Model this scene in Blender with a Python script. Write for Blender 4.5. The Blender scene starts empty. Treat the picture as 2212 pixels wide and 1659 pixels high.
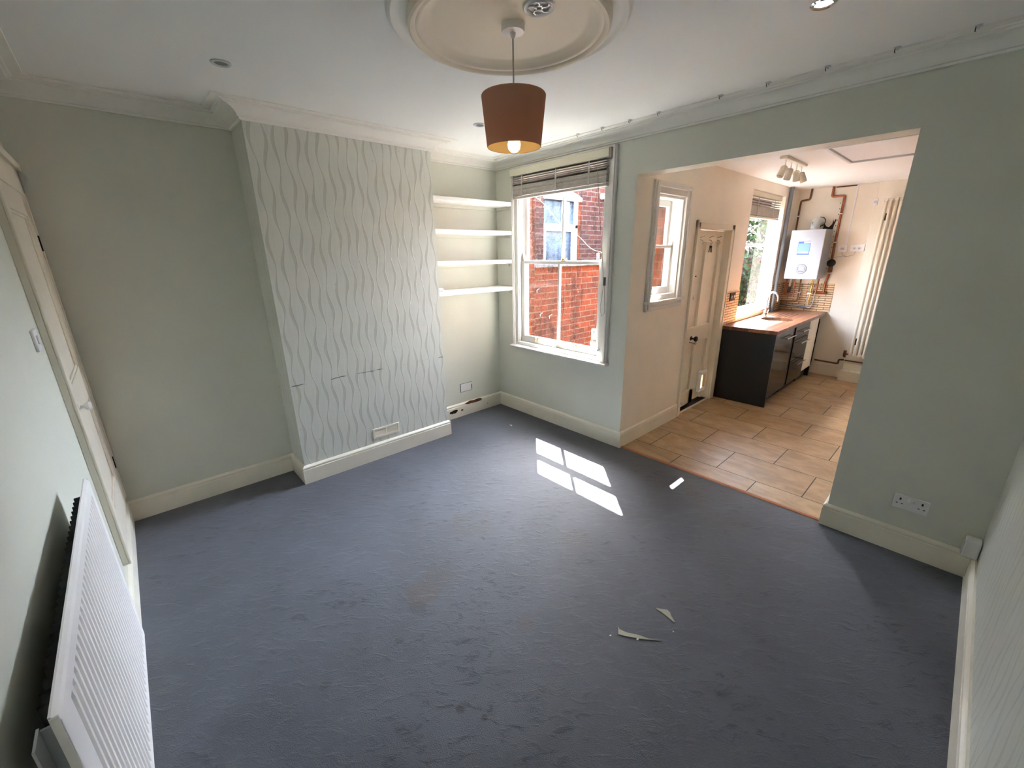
import bpy, math, random
from mathutils import Vector, Matrix
random.seed(7)
SC = bpy.context.scene
COL = SC.collection

# ------------------------------------------------------------------ camera
cam_d = bpy.data.cameras.new('camera')
cam = bpy.data.objects.new('camera', cam_d)
COL.objects.link(cam)
RIGHT = Vector((0.6746946, 0.7379635, -0.0140378))
UP = Vector((-0.2126350, 0.2125471, 0.9537348))
FWD = Vector((-0.7068051, 0.6404948, -0.3003213))
CAMPOS = Vector((3.54892, -3.03315, 1.70321))
cam.matrix_world = Matrix(((RIGHT.x, UP.x, -FWD.x, CAMPOS.x), (RIGHT.y, UP.y, -FWD.y, CAMPOS.y),
                           (RIGHT.z, UP.z, -FWD.z, CAMPOS.z), (0, 0, 0, 1)))
cam_d.sensor_fit = 'HORIZONTAL'
cam_d.sensor_width = 36.0
cam_d.lens = 897.13 / 2212 * 36.0
cam_d.clip_start = 0.02
SC.camera = cam

# ------------------------------------------------------------------ world, sun, exposure
SUN_DIR = Vector((0.475, -0.46, -1.0)).normalized()      # the way the sunlight travels
W = bpy.data.worlds.new('sky')
SC.world = W
W.use_nodes = True
nt = W.node_tree
sky = nt.nodes.new('ShaderNodeTexSky')
sky.sky_type = 'NISHITA'
sky.sun_disc = False
sky.sun_elevation = math.radians(56)
sky.sun_rotation = math.radians(-46)
sky.dust_density = 1.3
sky.air_density = 0.9
hue = nt.nodes.new('ShaderNodeHueSaturation')
hue.inputs['Saturation'].default_value = 0.5
nt.links.new(sky.outputs[0], hue.inputs['Color'])
bg = nt.nodes['Background']
nt.links.new(hue.outputs[0], bg.inputs[0])
bg.inputs[1].default_value = 4.5
sun_d = bpy.data.lights.new('sun', 'SUN')
sun_d.energy = 66.0
sun_d.angle = math.radians(0.53)
sun_d.color = (1.0, 0.97, 0.92)
sun_o = bpy.data.objects.new('sun', sun_d)
sun_o.rotation_euler = SUN_DIR.to_track_quat('-Z', 'Y').to_euler()
sun_o.location = (-6, 6, 12)
COL.objects.link(sun_o)
SC.view_settings.view_transform = 'Standard'
SC.view_settings.look = 'None'
SC.view_settings.gamma = 1.0
SC.view_settings.use_curve_mapping = False
SC.view_settings.exposure = 1.85
SC.cycles.max_bounces = 14
SC.cycles.diffuse_bounces = 9
SC.cycles.glossy_bounces = 4
SC.cycles.transmission_bounces = 6
SC.cycles.transparent_max_bounces = 12
SC.cycles.sample_clamp_indirect = 12.0
SC.cycles.caustics_reflective = False
SC.cycles.caustics_refractive = False

# ------------------------------------------------------------------ dimensions (metres)
L, WID, X1, X2 = 3.3395, 3.85, 1.6413, 3.1968      # room: x 0..WID, y -L..0; opening X1..X2 in wall y=0
CD, CY1, CY2 = 0.3125, 0.9606, 2.2897              # chimney breast
HC, HT, HO = 2.4994, 2.58, 2.2589                  # cornice foot, ceiling, opening head
KB, KH, KR = 4.03, 2.465, 4.15                     # kitchen back wall, ceiling, right wall


# ------------------------------------------------------------------ helpers
def lin(*c):
    """8-bit sRGB to linear"""
    o = []
    for v in c:
        v /= 255.0
        o.append(v / 12.92 if v <= 0.04045 else ((v + 0.055) / 1.055) ** 2.4)
    return tuple(o) + (1.0,)


class MB:
    """collects shapes in world space and links them as ONE mesh object"""
    def __init__(s, xf=None):
        s.v, s.f, s.m, s.s, s.xf = [], [], [], [], xf

    def add(s, verts, faces, m=0, smooth=False):
        n = len(s.v)
        for p in verts:
            s.v.append(tuple(s.xf(*p)) if s.xf else tuple(p))
        for f in faces:
            s.f.append([i + n for i in f]); s.m.append(m); s.s.append(smooth)
        return s

    def box(s, x0, x1, y0, y1, z0, z1, m=0):
        x0, x1 = min(x0, x1), max(x0, x1); y0, y1 = min(y0, y1), max(y0, y1); z0, z1 = min(z0, z1), max(z0, z1)
        v = [(x0, y0, z0), (x1, y0, z0), (x1, y1, z0), (x0, y1, z0), (x0, y0, z1), (x1, y0, z1), (x1, y1, z1), (x0, y1, z1)]
        return s.add(v, [(3, 2, 1, 0), (4, 5, 6, 7), (0, 1, 5, 4), (1, 2, 6, 5), (2, 3, 7, 6), (3, 0, 4, 7)], m)

    def prism(s, poly, ax, a, b, m=0, smooth=False):
        """2-D polygon extruded along axis ax (x: poly in y,z; y: poly in x,z; z: poly in x,y)"""
        def P(u, v, w):
            return {'x': (w, u, v), 'y': (u, w, v), 'z': (u, v, w)}[ax]
        n = len(poly)
        v = [P(u, w, a) for u, w in poly] + [P(u, w, b) for u, w in poly]
        s.add(v, [tuple(range(n))[::-1], tuple(range(n, 2 * n))], m)
        k = len(s.v) - 2 * n
        for i in range(n):
            j = (i + 1) % n
            s.f.append([k + i, k + j, k + n + j, k + n + i]); s.m.append(m); s.s.append(smooth)
        return s

    def ring(s, c, t, r, n, up=None):
        t = Vector(t).normalized()
        a = Vector(up) if up else (Vector((0, 0, 1)) if abs(t.z) < .9 else Vector((1, 0, 0)))
        u = t.cross(a).normalized(); w = t.cross(u)
        return [tuple(Vector(c) + r * (math.cos(2 * math.pi * i / n) * u + math.sin(2 * math.pi * i / n) * w)) for i in range(n)]

    def tube(s, pts, r, n=10, m=0, caps=True, closed=False):
        pts = [Vector(p) for p in pts]
        rr = r if isinstance(r, (list, tuple)) else [r] * len(pts)
        tang = []
        for i in range(len(pts)):
            a = pts[i - 1] if (i > 0 or closed) else pts[i]
            b = pts[(i + 1) % len(pts)] if (i < len(pts) - 1 or closed) else pts[i]
            tang.append((b - a).normalized())
        t0 = tang[0]
        u = t0.cross(Vector((0, 0, 1)) if abs(t0.z) < .9 else Vector((1, 0, 0))).normalized()
        V = []
        for p, t, q in zip(pts, tang, rr):
            u = (u - t * u.dot(t)).normalized(); w = t.cross(u)
            V += [tuple(p + q * (math.cos(2 * math.pi * i / n) * u + math.sin(2 * math.pi * i / n) * w)) for i in range(n)]
        F = []
        K = len(pts)
        for k in range(K if closed else K - 1):
            k2 = (k + 1) % K
            for i in range(n):
                j = (i + 1) % n
                F.append((k * n + i, k * n + j, k2 * n + j, k2 * n + i))
        base = len(s.v)
        s.add(V, F, m, True)
        if caps and not closed:
            s.f.append([base + i for i in range(n)][::-1]); s.m.append(m); s.s.append(False)
            s.f.append([base + (K - 1) * n + i for i in range(n)]); s.m.append(m); s.s.append(False)
        return s

    def cyl(s, p0, p1, r, r1=None, n=20, m=0):
        return s.tube([p0, p1], [r, r if r1 is None else r1], n, m)

    def lathe(s, prof, o=(0, 0, 0), axis=(0, 0, 1), n=32, m=0, smooth=True):
        """prof: (radius, height along axis)"""
        ax = Vector(axis).normalized()
        u = ax.cross(Vector((0, 0, 1)) if abs(ax.z) < .9 else Vector((1, 0, 0))).normalized(); w = ax.cross(u)
        V = []
        for r, h in prof:
            r = max(r, 1e-5)
            V += [tuple(Vector(o) + ax * h + r * (math.cos(2 * math.pi * i / n) * u + math.sin(2 * math.pi * i / n) * w)) for i in range(n)]
        F = []
        for k in range(len(prof) - 1):
            for i in range(n):
                j = (i + 1) % n
                F.append((k * n + i, k * n + j, (k + 1) * n + j, (k + 1) * n + i))
        return s.add(V, F, m, smooth)

    def sphere(s, c, r, n=16, m=0, sc=(1, 1, 1)):
        V, F = [], []
        K = n // 2
        for k in range(K + 1):
            a = math.pi * k / K
            for i in range(n):
                b = 2 * math.pi * i / n
                V.append((c[0] + sc[0] * r * math.sin(a) * math.cos(b), c[1] + sc[1] * r * math.sin(a) * math.sin(b), c[2] + sc[2] * r * math.cos(a)))
        for k in range(K):
            for i in range(n):
                j = (i + 1) % n
                F.append((k * n + i, (k + 1) * n + i, (k + 1) * n + j, k * n + j))
        return s.add(V, F, m, True)

    def frame(s, u0, u1, z0, z1, d0, d1, wl, wr, wb, wt, m=0):
        """a rectangular frame in the u-z plane between depths d0, d1 (box coordinates u,d,z)"""
        s.box(u0, u0 + wl, d0, d1, z0, z1, m); s.box(u1 - wr, u1, d0, d1, z0, z1, m)
        s.box(u0 + wl, u1 - wr, d0, d1, z0, z0 + wb, m); s.box(u0 + wl, u1 - wr, d0, d1, z1 - wt, z1, m)
        return s

    def build(s, name, mats, parent=None, bevel=0.0, seg=2):
        me = bpy.data.meshes.new(name)
        o = bpy.data.objects.new(name, me)
        off = Vector((0, 0, 0))
        if parent is not None:
            q = parent
            while q is not None:
                off += q.location; q = q.parent
        me.from_pydata([tuple(Vector(p) - off) for p in s.v], [], s.f)
        if not isinstance(mats, (list, tuple)):
            mats = [mats]
        for m in mats:
            me.materials.append(m)
        me.polygons.foreach_set('material_index', s.m)
        me.polygons.foreach_set('use_smooth', s.s)
        me.validate(); me.update()
        if any(s.s):
            me.set_sharp_from_angle(angle=math.radians(38))
        import bmesh
        bm = bmesh.new(); bm.from_mesh(me)
        bmesh.ops.recalc_face_normals(bm, faces=bm.faces)
        bm.to_mesh(me); bm.free()
        COL.objects.link(o)
        if parent is not None:
            o.parent = parent
        if bevel:
            b = o.modifiers.new('bevel', 'BEVEL'); b.width = bevel; b.segments = seg; b.limit_method = 'ANGLE'; b.angle_limit = math.radians(40)
        return o


def tag(o, label=None, cat=None, group=None, kind=None):
    if label: o['label'] = label
    if cat: o['category'] = cat
    if group: o['group'] = group
    if kind: o['kind'] = kind
    return o


def thing(name, label, cat, loc=(0, 0, 0), group=None, kind=None):
    o = bpy.data.objects.new(name, None)
    o.empty_display_size = .05
    o.location = loc
    COL.objects.link(o)
    return tag(o, label, cat, group, kind)


def copy_tree(o, parent=None):
    c = o.copy(); COL.objects.link(c); c.parent = parent
    for ch in list(o.children):
        copy_tree(ch, c)
    return c


# ------------------------------------------------------------------ materials
class NT:
    def __init__(s, m): s.t = m.node_tree
    def n(s, kind, **kw):
        x = s.t.nodes.new(kind)
        for k, v in kw.items(): setattr(x, k, v)
        return x
    def l(s, a, b): s.t.links.new(a, b)
    def put(s, sock, v):
        if isinstance(v, bpy.types.NodeSocket): s.l(v, sock)
        else: sock.default_value = v
    def math(s, op, a, b=0.0, c=None):
        x = s.n('ShaderNodeMath', operation=op); s.put(x.inputs[0], a); s.put(x.inputs[1], b)
        if c is not None: s.put(x.inputs[2], c)
        return x.outputs[0]
    def mix(s, f, a, b, mode='MIX'):
        x = s.n('ShaderNodeMix', data_type='RGBA', blend_type=mode)
        s.put(x.inputs[0], f); s.put(x.inputs[6], a); s.put(x.inputs[7], b)
        return x.outputs[2]
    def pos(s):
        g = s.n('ShaderNodeNewGeometry'); x = s.n('ShaderNodeSeparateXYZ'); s.l(g.outputs['Position'], x.inputs[0])
        return g.outputs['Position'], x.outputs
    def comb(s, a, b, c=0.0):
        x = s.n('ShaderNodeCombineXYZ'); s.put(x.inputs[0], a); s.put(x.inputs[1], b); s.put(x.inputs[2], c); return x.outputs[0]
    def noise(s, vec, scale, detail=3.0, rough=0.5, dist=0.0):
        x = s.n('ShaderNodeTexNoise'); s.l(vec, x.inputs['Vector'])
        x.inputs['Scale'].default_value = scale; x.inputs['Detail'].default_value = detail
        x.inputs['Roughness'].default_value = rough; x.inputs['Distortion'].default_value = dist
        return x.outputs['Fac']
    def ramp(s, f, lo, hi, a=0.0, b=1.0):
        x = s.n('ShaderNodeMapRange'); x.interpolation_type = 'SMOOTHSTEP'
        s.put(x.inputs[0], f); x.inputs[1].default_value = lo; x.inputs[2].default_value = hi
        x.inputs[3].default_value = a; x.inputs[4].default_value = b
        return x.outputs[0]
    def bump(s, h, strength, dist):
        x = s.n('ShaderNodeBump'); s.l(h, x.inputs['Height']); x.inputs['Strength'].default_value = strength; x.inputs['Distance'].default_value = dist
        return x.outputs[0]
    @property
    def b(s): return s.t.nodes['Principled BSDF']


def mat(name, col, rough=0.6, metal=0.0, spec=0.5, var=0.0, vscale=3.0, bump=0.0, bscale=60.0):
    m = bpy.data.materials.new(name); m.use_nodes = True
    N = NT(m); b = N.b
    b.inputs['Base Color'].default_value = col; b.inputs['Roughness'].default_value = rough
    b.inputs['Metallic'].default_value = metal; b.inputs['Specular IOR Level'].default_value = spec
    if var or bump:
        p, _ = N.pos()
    if var:
        f = N.ramp(N.noise(p, vscale, 4), .3, .7)
        N.l(N.mix(f, tuple(c * (1 - var) for c in col[:3]) + (1,), tuple(min(1, c * (1 + var)) for c in col[:3]) + (1,)), b.inputs['Base Color'])
    if bump:
        N.l(N.bump(N.noise(p, bscale, 3), bump, .002), b.inputs['Normal'])
    return m


SAGE = lin(208, 210, 198)
M = {}
M['wall'] = mat('sage wall paint', SAGE, .55, var=.02, vscale=2, bump=.12, bscale=90)
M['cream'] = mat('cream kitchen paint', lin(234, 228, 214), .5, var=.025, vscale=3, bump=.12, bscale=70)
M['ceiling'] = mat('ceiling paint', lin(230, 232, 230), .7, var=.015, vscale=1.5)
M['plaster'] = mat('plaster moulding paint', lin(228, 228, 222), .55)
M['rosecream'] = mat('ceiling rose cream paint', lin(226, 216, 196), .6)
M['skirt'] = mat('off white gloss paint', lin(226, 222, 206), .38, var=.03, vscale=5)
M['white'] = mat('white gloss paint', lin(240, 240, 238), .35, var=.015, vscale=6)
M['winpaint'] = mat('window frame paint', lin(222, 221, 216), .4)
M['doorpaint'] = mat('cream gloss door paint', lin(226, 220, 204), .38, var=.02, vscale=6)
M['upvc'] = mat('white plastic', lin(236, 237, 240), .35)
M['plastic'] = mat('switch plastic', lin(222, 222, 222), .35)
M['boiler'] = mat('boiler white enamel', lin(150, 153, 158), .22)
M['grey_plastic'] = mat('pale grey plastic', lin(190, 194, 196), .4)
M['dialgrey'] = mat('boiler dial grey', lin(118, 122, 126), .4)
M['radcream'] = mat('radiator cream paint', lin(222, 215, 198), .55)
M['ventmetal'] = mat('bright vent metal', lin(205, 206, 208), .3, .4)
M['chrome'] = mat('chrome', lin(225, 227, 230), .12, 1.0)
M['steel'] = mat('brushed steel', lin(170, 172, 174), .32, 1.0)
M['brass'] = mat('brass', lin(200, 165, 95), .3, 1.0)
M['copper'] = mat('copper pipe', lin(158, 98, 70), .35, 0.85, var=.2, vscale=14)
M['dullcopper'] = mat('tarnished copper pipe', lin(112, 74, 52), .45, 0.6, var=.2, vscale=12)
M['black'] = mat('black paint', lin(18, 17, 17), .35)
M['iron'] = mat('dark iron', lin(40, 35, 32), .45, .6)
M['gloss_black'] = mat('gloss black cabinet', lin(20, 21, 24), .12)
M['satin_black'] = mat('black end panel', lin(20, 22, 27), .42, var=.15, vscale=2)
M['darkgrey'] = mat('dark grey', lin(58, 58, 58), .6)
M['greypipe'] = mat('grey waste pipe', lin(88, 93, 98), .3)
M['fins'] = mat('radiator fins', lin(74, 79, 77), .6)
M['slat'] = mat('greyed wood blind slats', lin(176, 170, 160), .6, var=.08, vscale=20)
M['pelmet'] = mat('cream blind pelmet', lin(214, 208, 186), .5)
M['cord'] = mat('cord', lin(170, 165, 155), .8)
M['rawwood'] = mat('exposed broken wood', lin(92, 52, 30), .9, var=.5, vscale=60, bump=.6, bscale=150)
M['rotwood'] = mat('dark hole', lin(36, 20, 12), .95, var=.5, vscale=80)
M['threshold'] = mat('threshold strip', lin(168, 112, 78), .35, .2)
M['flake'] = mat('pale paint flake', lin(150, 148, 130), .6)
M['paperwhite'] = mat('white scrap', lin(240, 240, 236), .7)
M['bluelabel'] = mat('blue label', lin(52, 84, 150), .4)
M['bluepale'] = mat('mid blue label', lin(98, 136, 196), .4)
M['lcd'] = mat('display', lin(205, 225, 235), .2)
M['slate'] = mat('slate roof', lin(70, 72, 80), .6, var=.2, vscale=4)
M['coping'] = mat('grey coping stone', lin(84, 84, 87), .8, spec=.1, var=.12, vscale=5)
M['paving'] = mat('concrete paving', lin(84, 82, 78), .9, spec=.1, var=.12, vscale=3)
M['mortarwhite'] = mat('white painted arch', lin(140, 138, 137), .6)
M['fence'] = mat('weathered grey fence boards', lin(62, 61, 58), .85, spec=.1, var=.15, vscale=8)
M['leaf'] = mat('dark green leaves', lin(24, 42, 13), .8, spec=.08, var=.35, vscale=9)  # one dark green for all leaves, varied by noise
M['stem'] = mat('brown stems', lin(84, 66, 48), .8)
M['curtain'] = mat('pale curtain', lin(150, 170, 165), .8)


def brick_mat(name, plane, c1, c2, mort, bw, bh, ms, var=0.5, soot=0.25, bumpd=.004):
    m = bpy.data.materials.new(name); m.use_nodes = True
    N = NT(m); p, x = N.pos()
    u = {'x': x[1], 'y': x[0]}[plane]
    t = N.n('ShaderNodeTexBrick'); N.l(N.comb(u, x[2]), t.inputs['Vector'])
    t.inputs['Color1'].default_value = c1; t.inputs['Color2'].default_value = c2; t.inputs['Mortar'].default_value = mort
    t.inputs['Scale'].default_value = 1.0; t.inputs['Mortar Size'].default_value = ms; t.inputs['Mortar Smooth'].default_value = .3
    t.inputs['Brick Width'].default_value = bw; t.inputs['Row Height'].default_value = bh; t.inputs['Bias'].default_value = -.1
    t.offset = .5; t.squash = 1.0
    f = N.ramp(N.noise(p, 11, 6, .65), .25, .75)
    c = N.mix(var, t.outputs['Color'], N.mix(f, (.45, .42, .42, 1), (1.25, 1.15, 1.1, 1)), 'MULTIPLY')
    f2 = N.ramp(N.noise(p, 2.3, 5, .6), .48, .72)
    c = N.mix(N.math('MULTIPLY', f2, soot), c, lin(32, 27, 27))
    f3 = N.ramp(N.noise(p, 5.1, 6, .7), .58, .75)
    c = N.mix(N.math('MULTIPLY', f3, soot * .9), c, lin(70, 58, 52))
    N.l(c, N.b.inputs['Base Color']); N.b.inputs['Roughness'].default_value = .9; N.b.inputs['Specular IOR Level'].default_value = .08
    h = N.math('ADD', N.math('MULTIPLY', N.math('SUBTRACT', 1.0, t.outputs['Fac']), 1.0), N.math('MULTIPLY', f, .35))
    N.l(N.bump(h, .7, bumpd), N.b.inputs['Normal'])
    return m


BR = (lin(90, 39, 17), lin(66, 28, 14), lin(86, 70, 56))
M['brick_x'] = brick_mat('red brick facing x', 'x', *BR, .225, .0765, .007)
M['brick_y'] = brick_mat('red brick facing y', 'y', *BR, .225, .0765, .005)
BN = (lin(52, 24, 17), lin(38, 17, 13), lin(62, 51, 46))
M['brick_n'] = brick_mat('weathered neighbour brick', 'x', *BN, .225, .0765, .008, var=.6, soot=.35)
ST = (lin(226, 204, 170), lin(216, 188, 148), lin(80, 60, 46))
M['splash_x'] = brick_mat('mosaic splashback side', 'x', *ST,   .15, .030, .0038, var=.12, soot=.0, bumpd=.001)
M['splash_y'] = brick_mat('mosaic splashback back', 'y', *ST,   .15, .030, .0038, var=.12, soot=.0, bumpd=.001)
for k in ('splash_x', 'splash_y'):
    M[k].node_tree.nodes['Principled BSDF'].inputs['Roughness'].default_value = .35


def carpet_mat():
    m = bpy.data.materials.new('blue grey carpet'); m.use_nodes = True
    N = NT(m); p, x = N.pos()
    f = N.ramp(N.noise(p, 1.6, 6, .62, .6), .3, .7)
    c = N.mix(f, lin(50, 55, 64), lin(66, 71, 81))
    # scuffs: pile brushed over, short streaks
    pw = N.n('ShaderNodeMapping'); pw.inputs['Scale'].default_value = (1.0, 1.0, 1.0); pw.inputs['Rotation'].default_value = (0, 0, -.83)
    N.l(p, pw.inputs[0])
    sc = N.n('ShaderNodeMapping'); sc.inputs['Scale'].default_value = (7.0, 15.0, 1.0); N.l(pw.outputs[0], sc.inputs[0])
    f2 = N.ramp(N.noise(sc.outputs[0], 1.6, 6, .7, .8), .46, .75)
    wear = N.ramp(N.noise(p, 1.5, 4, .6), .44, .64)
    c = N.mix(N.math('MULTIPLY', N.math('MULTIPLY', f2, wear), .75), c, lin(34, 37, 42))
    fine = N.noise(p, 260, 2, .6)
    c = N.mix(.35, c, N.mix(N.ramp(fine, .3, .7), (.55, .55, .55, 1), (1.3, 1.3, 1.3, 1)), 'MULTIPLY')
    warp = N.noise(p, 9, 4, .6)

    def spot(cx, cy, r, col, amt, hollow=False):
        nonlocal c
        d = N.math('SQRT', N.math('ADD', N.math('POWER', N.math('SUBTRACT', x[0], cx), 2.0), N.math('POWER', N.math('SUBTRACT', x[1], cy), 2.0)))
        d = N.math('ADD', d, N.math('MULTIPLY', N.math('SUBTRACT', warp, .5), r * 1.8))
        k = N.ramp(d, r * .45, r * 1.05, 1.0, 0.0)
        if hollow:
            k = N.math('MULTIPLY', k, N.ramp(d, r * .2, r * .8, .25, 1.0))
        c = N.mix(N.math('MULTIPLY', k, amt), c, col)
    br, dk = lin(64, 53, 42), lin(20, 19, 19)
    spot(1.63, -1.66, .17, br, .55, True); spot(1.92, -2.21, .10, br, .55); spot(1.86, -2.08, .12, br, .35)
    spot(2.53, -2.41, .022, dk, .8); spot(2.62, -2.36, .012, dk, .7); spot(2.07, -2.77, .03, dk, .45)
    spot(1.73, -2.51, .025, dk, .5); spot(1.98, -2.28, .05, dk, .4); spot(2.09, -2.44, .03, dk, .45)
    spot(1.55, -2.62, .05, dk, .3); spot(2.42, -1.95, .06, br, .35); spot(2.2, -1.3, .13, br, .3)
    N.l(c, N.b.inputs['Base Color']); N.b.inputs['Roughness'].default_value = .62
    N.b.inputs['Specular IOR Level'].default_value = .55
    N.l(N.math('SUBTRACT', .6, N.math('MULTIPLY', N.math('MULTIPLY', f2, wear), .42)), N.b.inputs['Specular IOR Level'])
    N.b.inputs['Sheen Weight'].default_value = .25; N.b.inputs['Sheen Roughness'].default_value = .5
    h = N.math('ADD', fine, N.math('MULTIPLY', f2, .8))
    N.l(N.bump(h, .5, .006), N.b.inputs['Normal'])
    return m


def tile_mat():
    m = bpy.data.materials.new('tan stone floor tiles'); m.use_nodes = True
    N = NT(m); p, x = N.pos()
    t = N.n('ShaderNodeTexBrick')
    # rows 0.396 deep from y=-0.147, joints at x = 1.8145 + 0.6 k on even rows
    u = N.math('SUBTRACT', x[0], 1.8145 - .6 * 4); v = N.math('SUBTRACT', x[1], -.147 - .3961 * 4)
    N.l(N.comb(u, v), t.inputs['Vector'])
    t.inputs['Scale'].default_value = 1.0; t.inputs['Brick Width'].default_value = .6; t.inputs['Row Height'].default_value = .3961
    t.inputs['Mortar Size'].default_value = .0036; t.inputs['Mortar Smooth'].default_value = .2; t.offset = .5
    t.inputs['Color1'].default_value = lin(172, 144, 108); t.inputs['Color2'].default_value = lin(184, 158, 124); t.inputs['Mortar'].default_value = lin(40, 28, 20)
    st = N.n('ShaderNodeMapping'); st.inputs['Scale'].default_value = (2.2, 5.5, 1); st.inputs['Rotation'].default_value = (0, 0, .3); N.l(p, st.inputs[0])
    f = N.ramp(N.noise(st.outputs[0], 1.7, 6, .62, 1.0), .28, .72)
    c = N.mix(.65, t.outputs['Color'], N.mix(f, (.62, .57, .52, 1), (1.18, 1.16, 1.12, 1)), 'MULTIPLY')
    N.l(c, N.b.inputs['Base Color'])
    N.l(N.ramp(N.noise(p, 7, 4), .3, .7, .38, .54), N.b.inputs['Roughness'])
    N.l(N.bump(N.math('ADD', N.math('SUBTRACT', 1.0, t.outputs['Fac']), N.math('MULTIPLY', f, .15)), .5, .003), N.b.inputs['Normal'])
    return m


def wallpaper_mat(name, plane, depth=1.0):
    """pale vinyl wallpaper with slightly darker bands that swell and wave up the wall"""
    m = bpy.data.materials.new(name); m.use_nodes = True
    N = NT(m); p, x = N.pos()
    uu = x[1] if plane == 'x' else x[0]
    u = N.math('DIVIDE', N.math('ADD', uu, 10.0), .0665)
    cell = N.math('FLOOR', u); fr = N.math('SUBTRACT', u, cell)
    wn = N.n('ShaderNodeTexWhiteNoise', noise_dimensions='1D'); N.l(cell, wn.inputs['W'])
    wn2 = N.n('ShaderNodeTexWhiteNoise', noise_dimensions='1D'); N.l(N.math('ADD', cell, 57.3), wn2.inputs['W'])
    ph = N.math('MULTIPLY', wn.outputs['Value'], 6.283); ph2 = N.math('MULTIPLY', wn2.outputs['Value'], 6.283)
    z = x[2]
    off = N.math('ADD', N.math('MULTIPLY', N.math('SINE', N.math('ADD', N.math('MULTIPLY', z, 20.5), ph)), .175),
                 N.math('MULTIPLY', N.math('SINE', N.math('ADD', N.math('MULTIPLY', z, 9.3), ph2)), .07))
    wid = N.math('ADD', .088, N.math('MULTIPLY', N.math('SINE', N.math('ADD', N.math('MULTIPLY', z, 18.0), ph2)), .066))
    d = N.math('SUBTRACT', N.math('SUBTRACT', fr, .5), off)
    ad = N.math('ABSOLUTE', d)
    k = N.ramp(N.math('SUBTRACT', wid, ad), -.012, .012)
    edge = N.ramp(N.math('ABSOLUTE', N.math('SUBTRACT', wid, d)), .012, .05, 1.0, 0.0)
    base = lin(209, 213, 204); dark = lin(189, 193, 182)
    c = N.mix(N.math('MULTIPLY', k, depth), base, dark)
    c = N.mix(N.math('MULTIPLY', edge, .35 * depth), c, lin(160, 162, 148))
    g = N.n('ShaderNodeMapping'); g.inputs['Scale'].default_value = (60, 60, 4); N.l(p, g.inputs[0])
    c = N.mix(.18, c, N.mix(N.ramp(N.noise(g.outputs[0], 1.0, 3), .3, .7), (.8, .8, .8, 1), (1.08, 1.08, 1.08, 1)), 'MULTIPLY')
    if plane == 'x' and depth == 1.0:
        # split along a horizontal seam at 0.79 m with dirt in it, scuffs by the right-hand edge
        sy = N.math('ADD', x[2], N.math('MULTIPLY', N.math('SUBTRACT', N.noise(p, 9, 3), .5), .03))
        line = N.ramp(N.math('ABSOLUTE', N.math('SUBTRACT', sy, .79)), .0015, .006, 1.0, 0.0)
        brk = N.ramp(N.noise(p, 6.5, 3), .5, .6)
        c = N.mix(N.math('MULTIPLY', N.math('MULTIPLY', line, brk), .8), c, lin(70, 66, 58))
        sp = N.ramp(N.noise(p, 31, 2), .735, .775)
        c = N.mix(N.math('MULTIPLY', sp, .35), c, lin(110, 104, 92))
        scr = N.ramp(N.noise(p, 14, 5, .75, 2.0), .62, .74)
        near = N.math('MULTIPLY', N.ramp(x[1], -1.35, -1.0), N.ramp(x[2], .85, .5))
        c = N.mix(N.math('MULTIPLY', N.math('MULTIPLY', scr, near), .45), c, lin(120, 116, 104))
    N.l(c, N.b.inputs['Base Color']); N.b.inputs['Roughness'].default_value = .5
    N.l(N.bump(N.math('ADD', k, N.math('MULTIPLY', edge, .8)), .35, .0015), N.b.inputs['Normal'])
    return m


def glass_mat(name, dirt=.0, smear=.0):
    m = bpy.data.materials.new(name); m.use_nodes = True
    N = NT(m); out = N.t.nodes['Material Output']; N.t.nodes.remove(N.b)
    tr = N.n('ShaderNodeBsdfTransparent'); gl = N.n('ShaderNodeBsdfGlossy'); gl.inputs['Roughness'].default_value = .02
    fr = N.n('ShaderNodeFresnel'); fr.inputs['IOR'].default_value = 1.5
    mx = N.n('ShaderNodeMixShader'); N.l(N.math('MINIMUM', N.math('MULTIPLY', fr.outputs[0], .22), .3), mx.inputs[0]); N.l(tr.outputs[0], mx.inputs[1]); N.l(gl.outputs[0], mx.inputs[2])
    last = mx.outputs[0]
    if dirt:
        p, x = N.pos()
        f = N.ramp(N.noise(p, 26, 6, .7, 2.5), .40, .66)
        g = N.n('ShaderNodeMapping'); g.inputs['Scale'].default_value = (9, 9, 1.2); g.inputs['Rotation'].default_value = (0, .25, 0); N.l(p, g.inputs[0])
        f2 = N.ramp(N.noise(g.outputs[0], 1.5, 4, .6), .5, .65)
        k = N.math('ADD', N.math('MULTIPLY', f, dirt), N.math('MULTIPLY', f2, dirt * .6))
        sm = N.ramp(N.math('ADD', f, N.math('MULTIPLY', f2, .7)), .25, 1.3, 1.0, 1.0 - smear)
        N.l(N.comb(sm, sm, sm), tr.inputs['Color'])
        df = N.n('ShaderNodeBsdfDiffuse'); df.inputs['Color'].default_value = (.8, .8, .82, 1)
        tl = N.n('ShaderNodeBsdfTranslucent'); tl.inputs['Color'].default_value = (.8, .8, .82, 1)
        ad = N.n('ShaderNodeMixShader'); ad.inputs[0].default_value = .6; N.l(df.outputs[0], ad.inputs[1]); N.l(tl.outputs[0], ad.inputs[2])
        m2 = N.n('ShaderNodeMixShader'); N.l(k, m2.inputs[0]); N.l(last, m2.inputs[1]); N.l(ad.outputs[0], m2.inputs[2])
        last = m2.outputs[0]
    N.l(last, out.inputs['Surface'])
    return m


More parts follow.
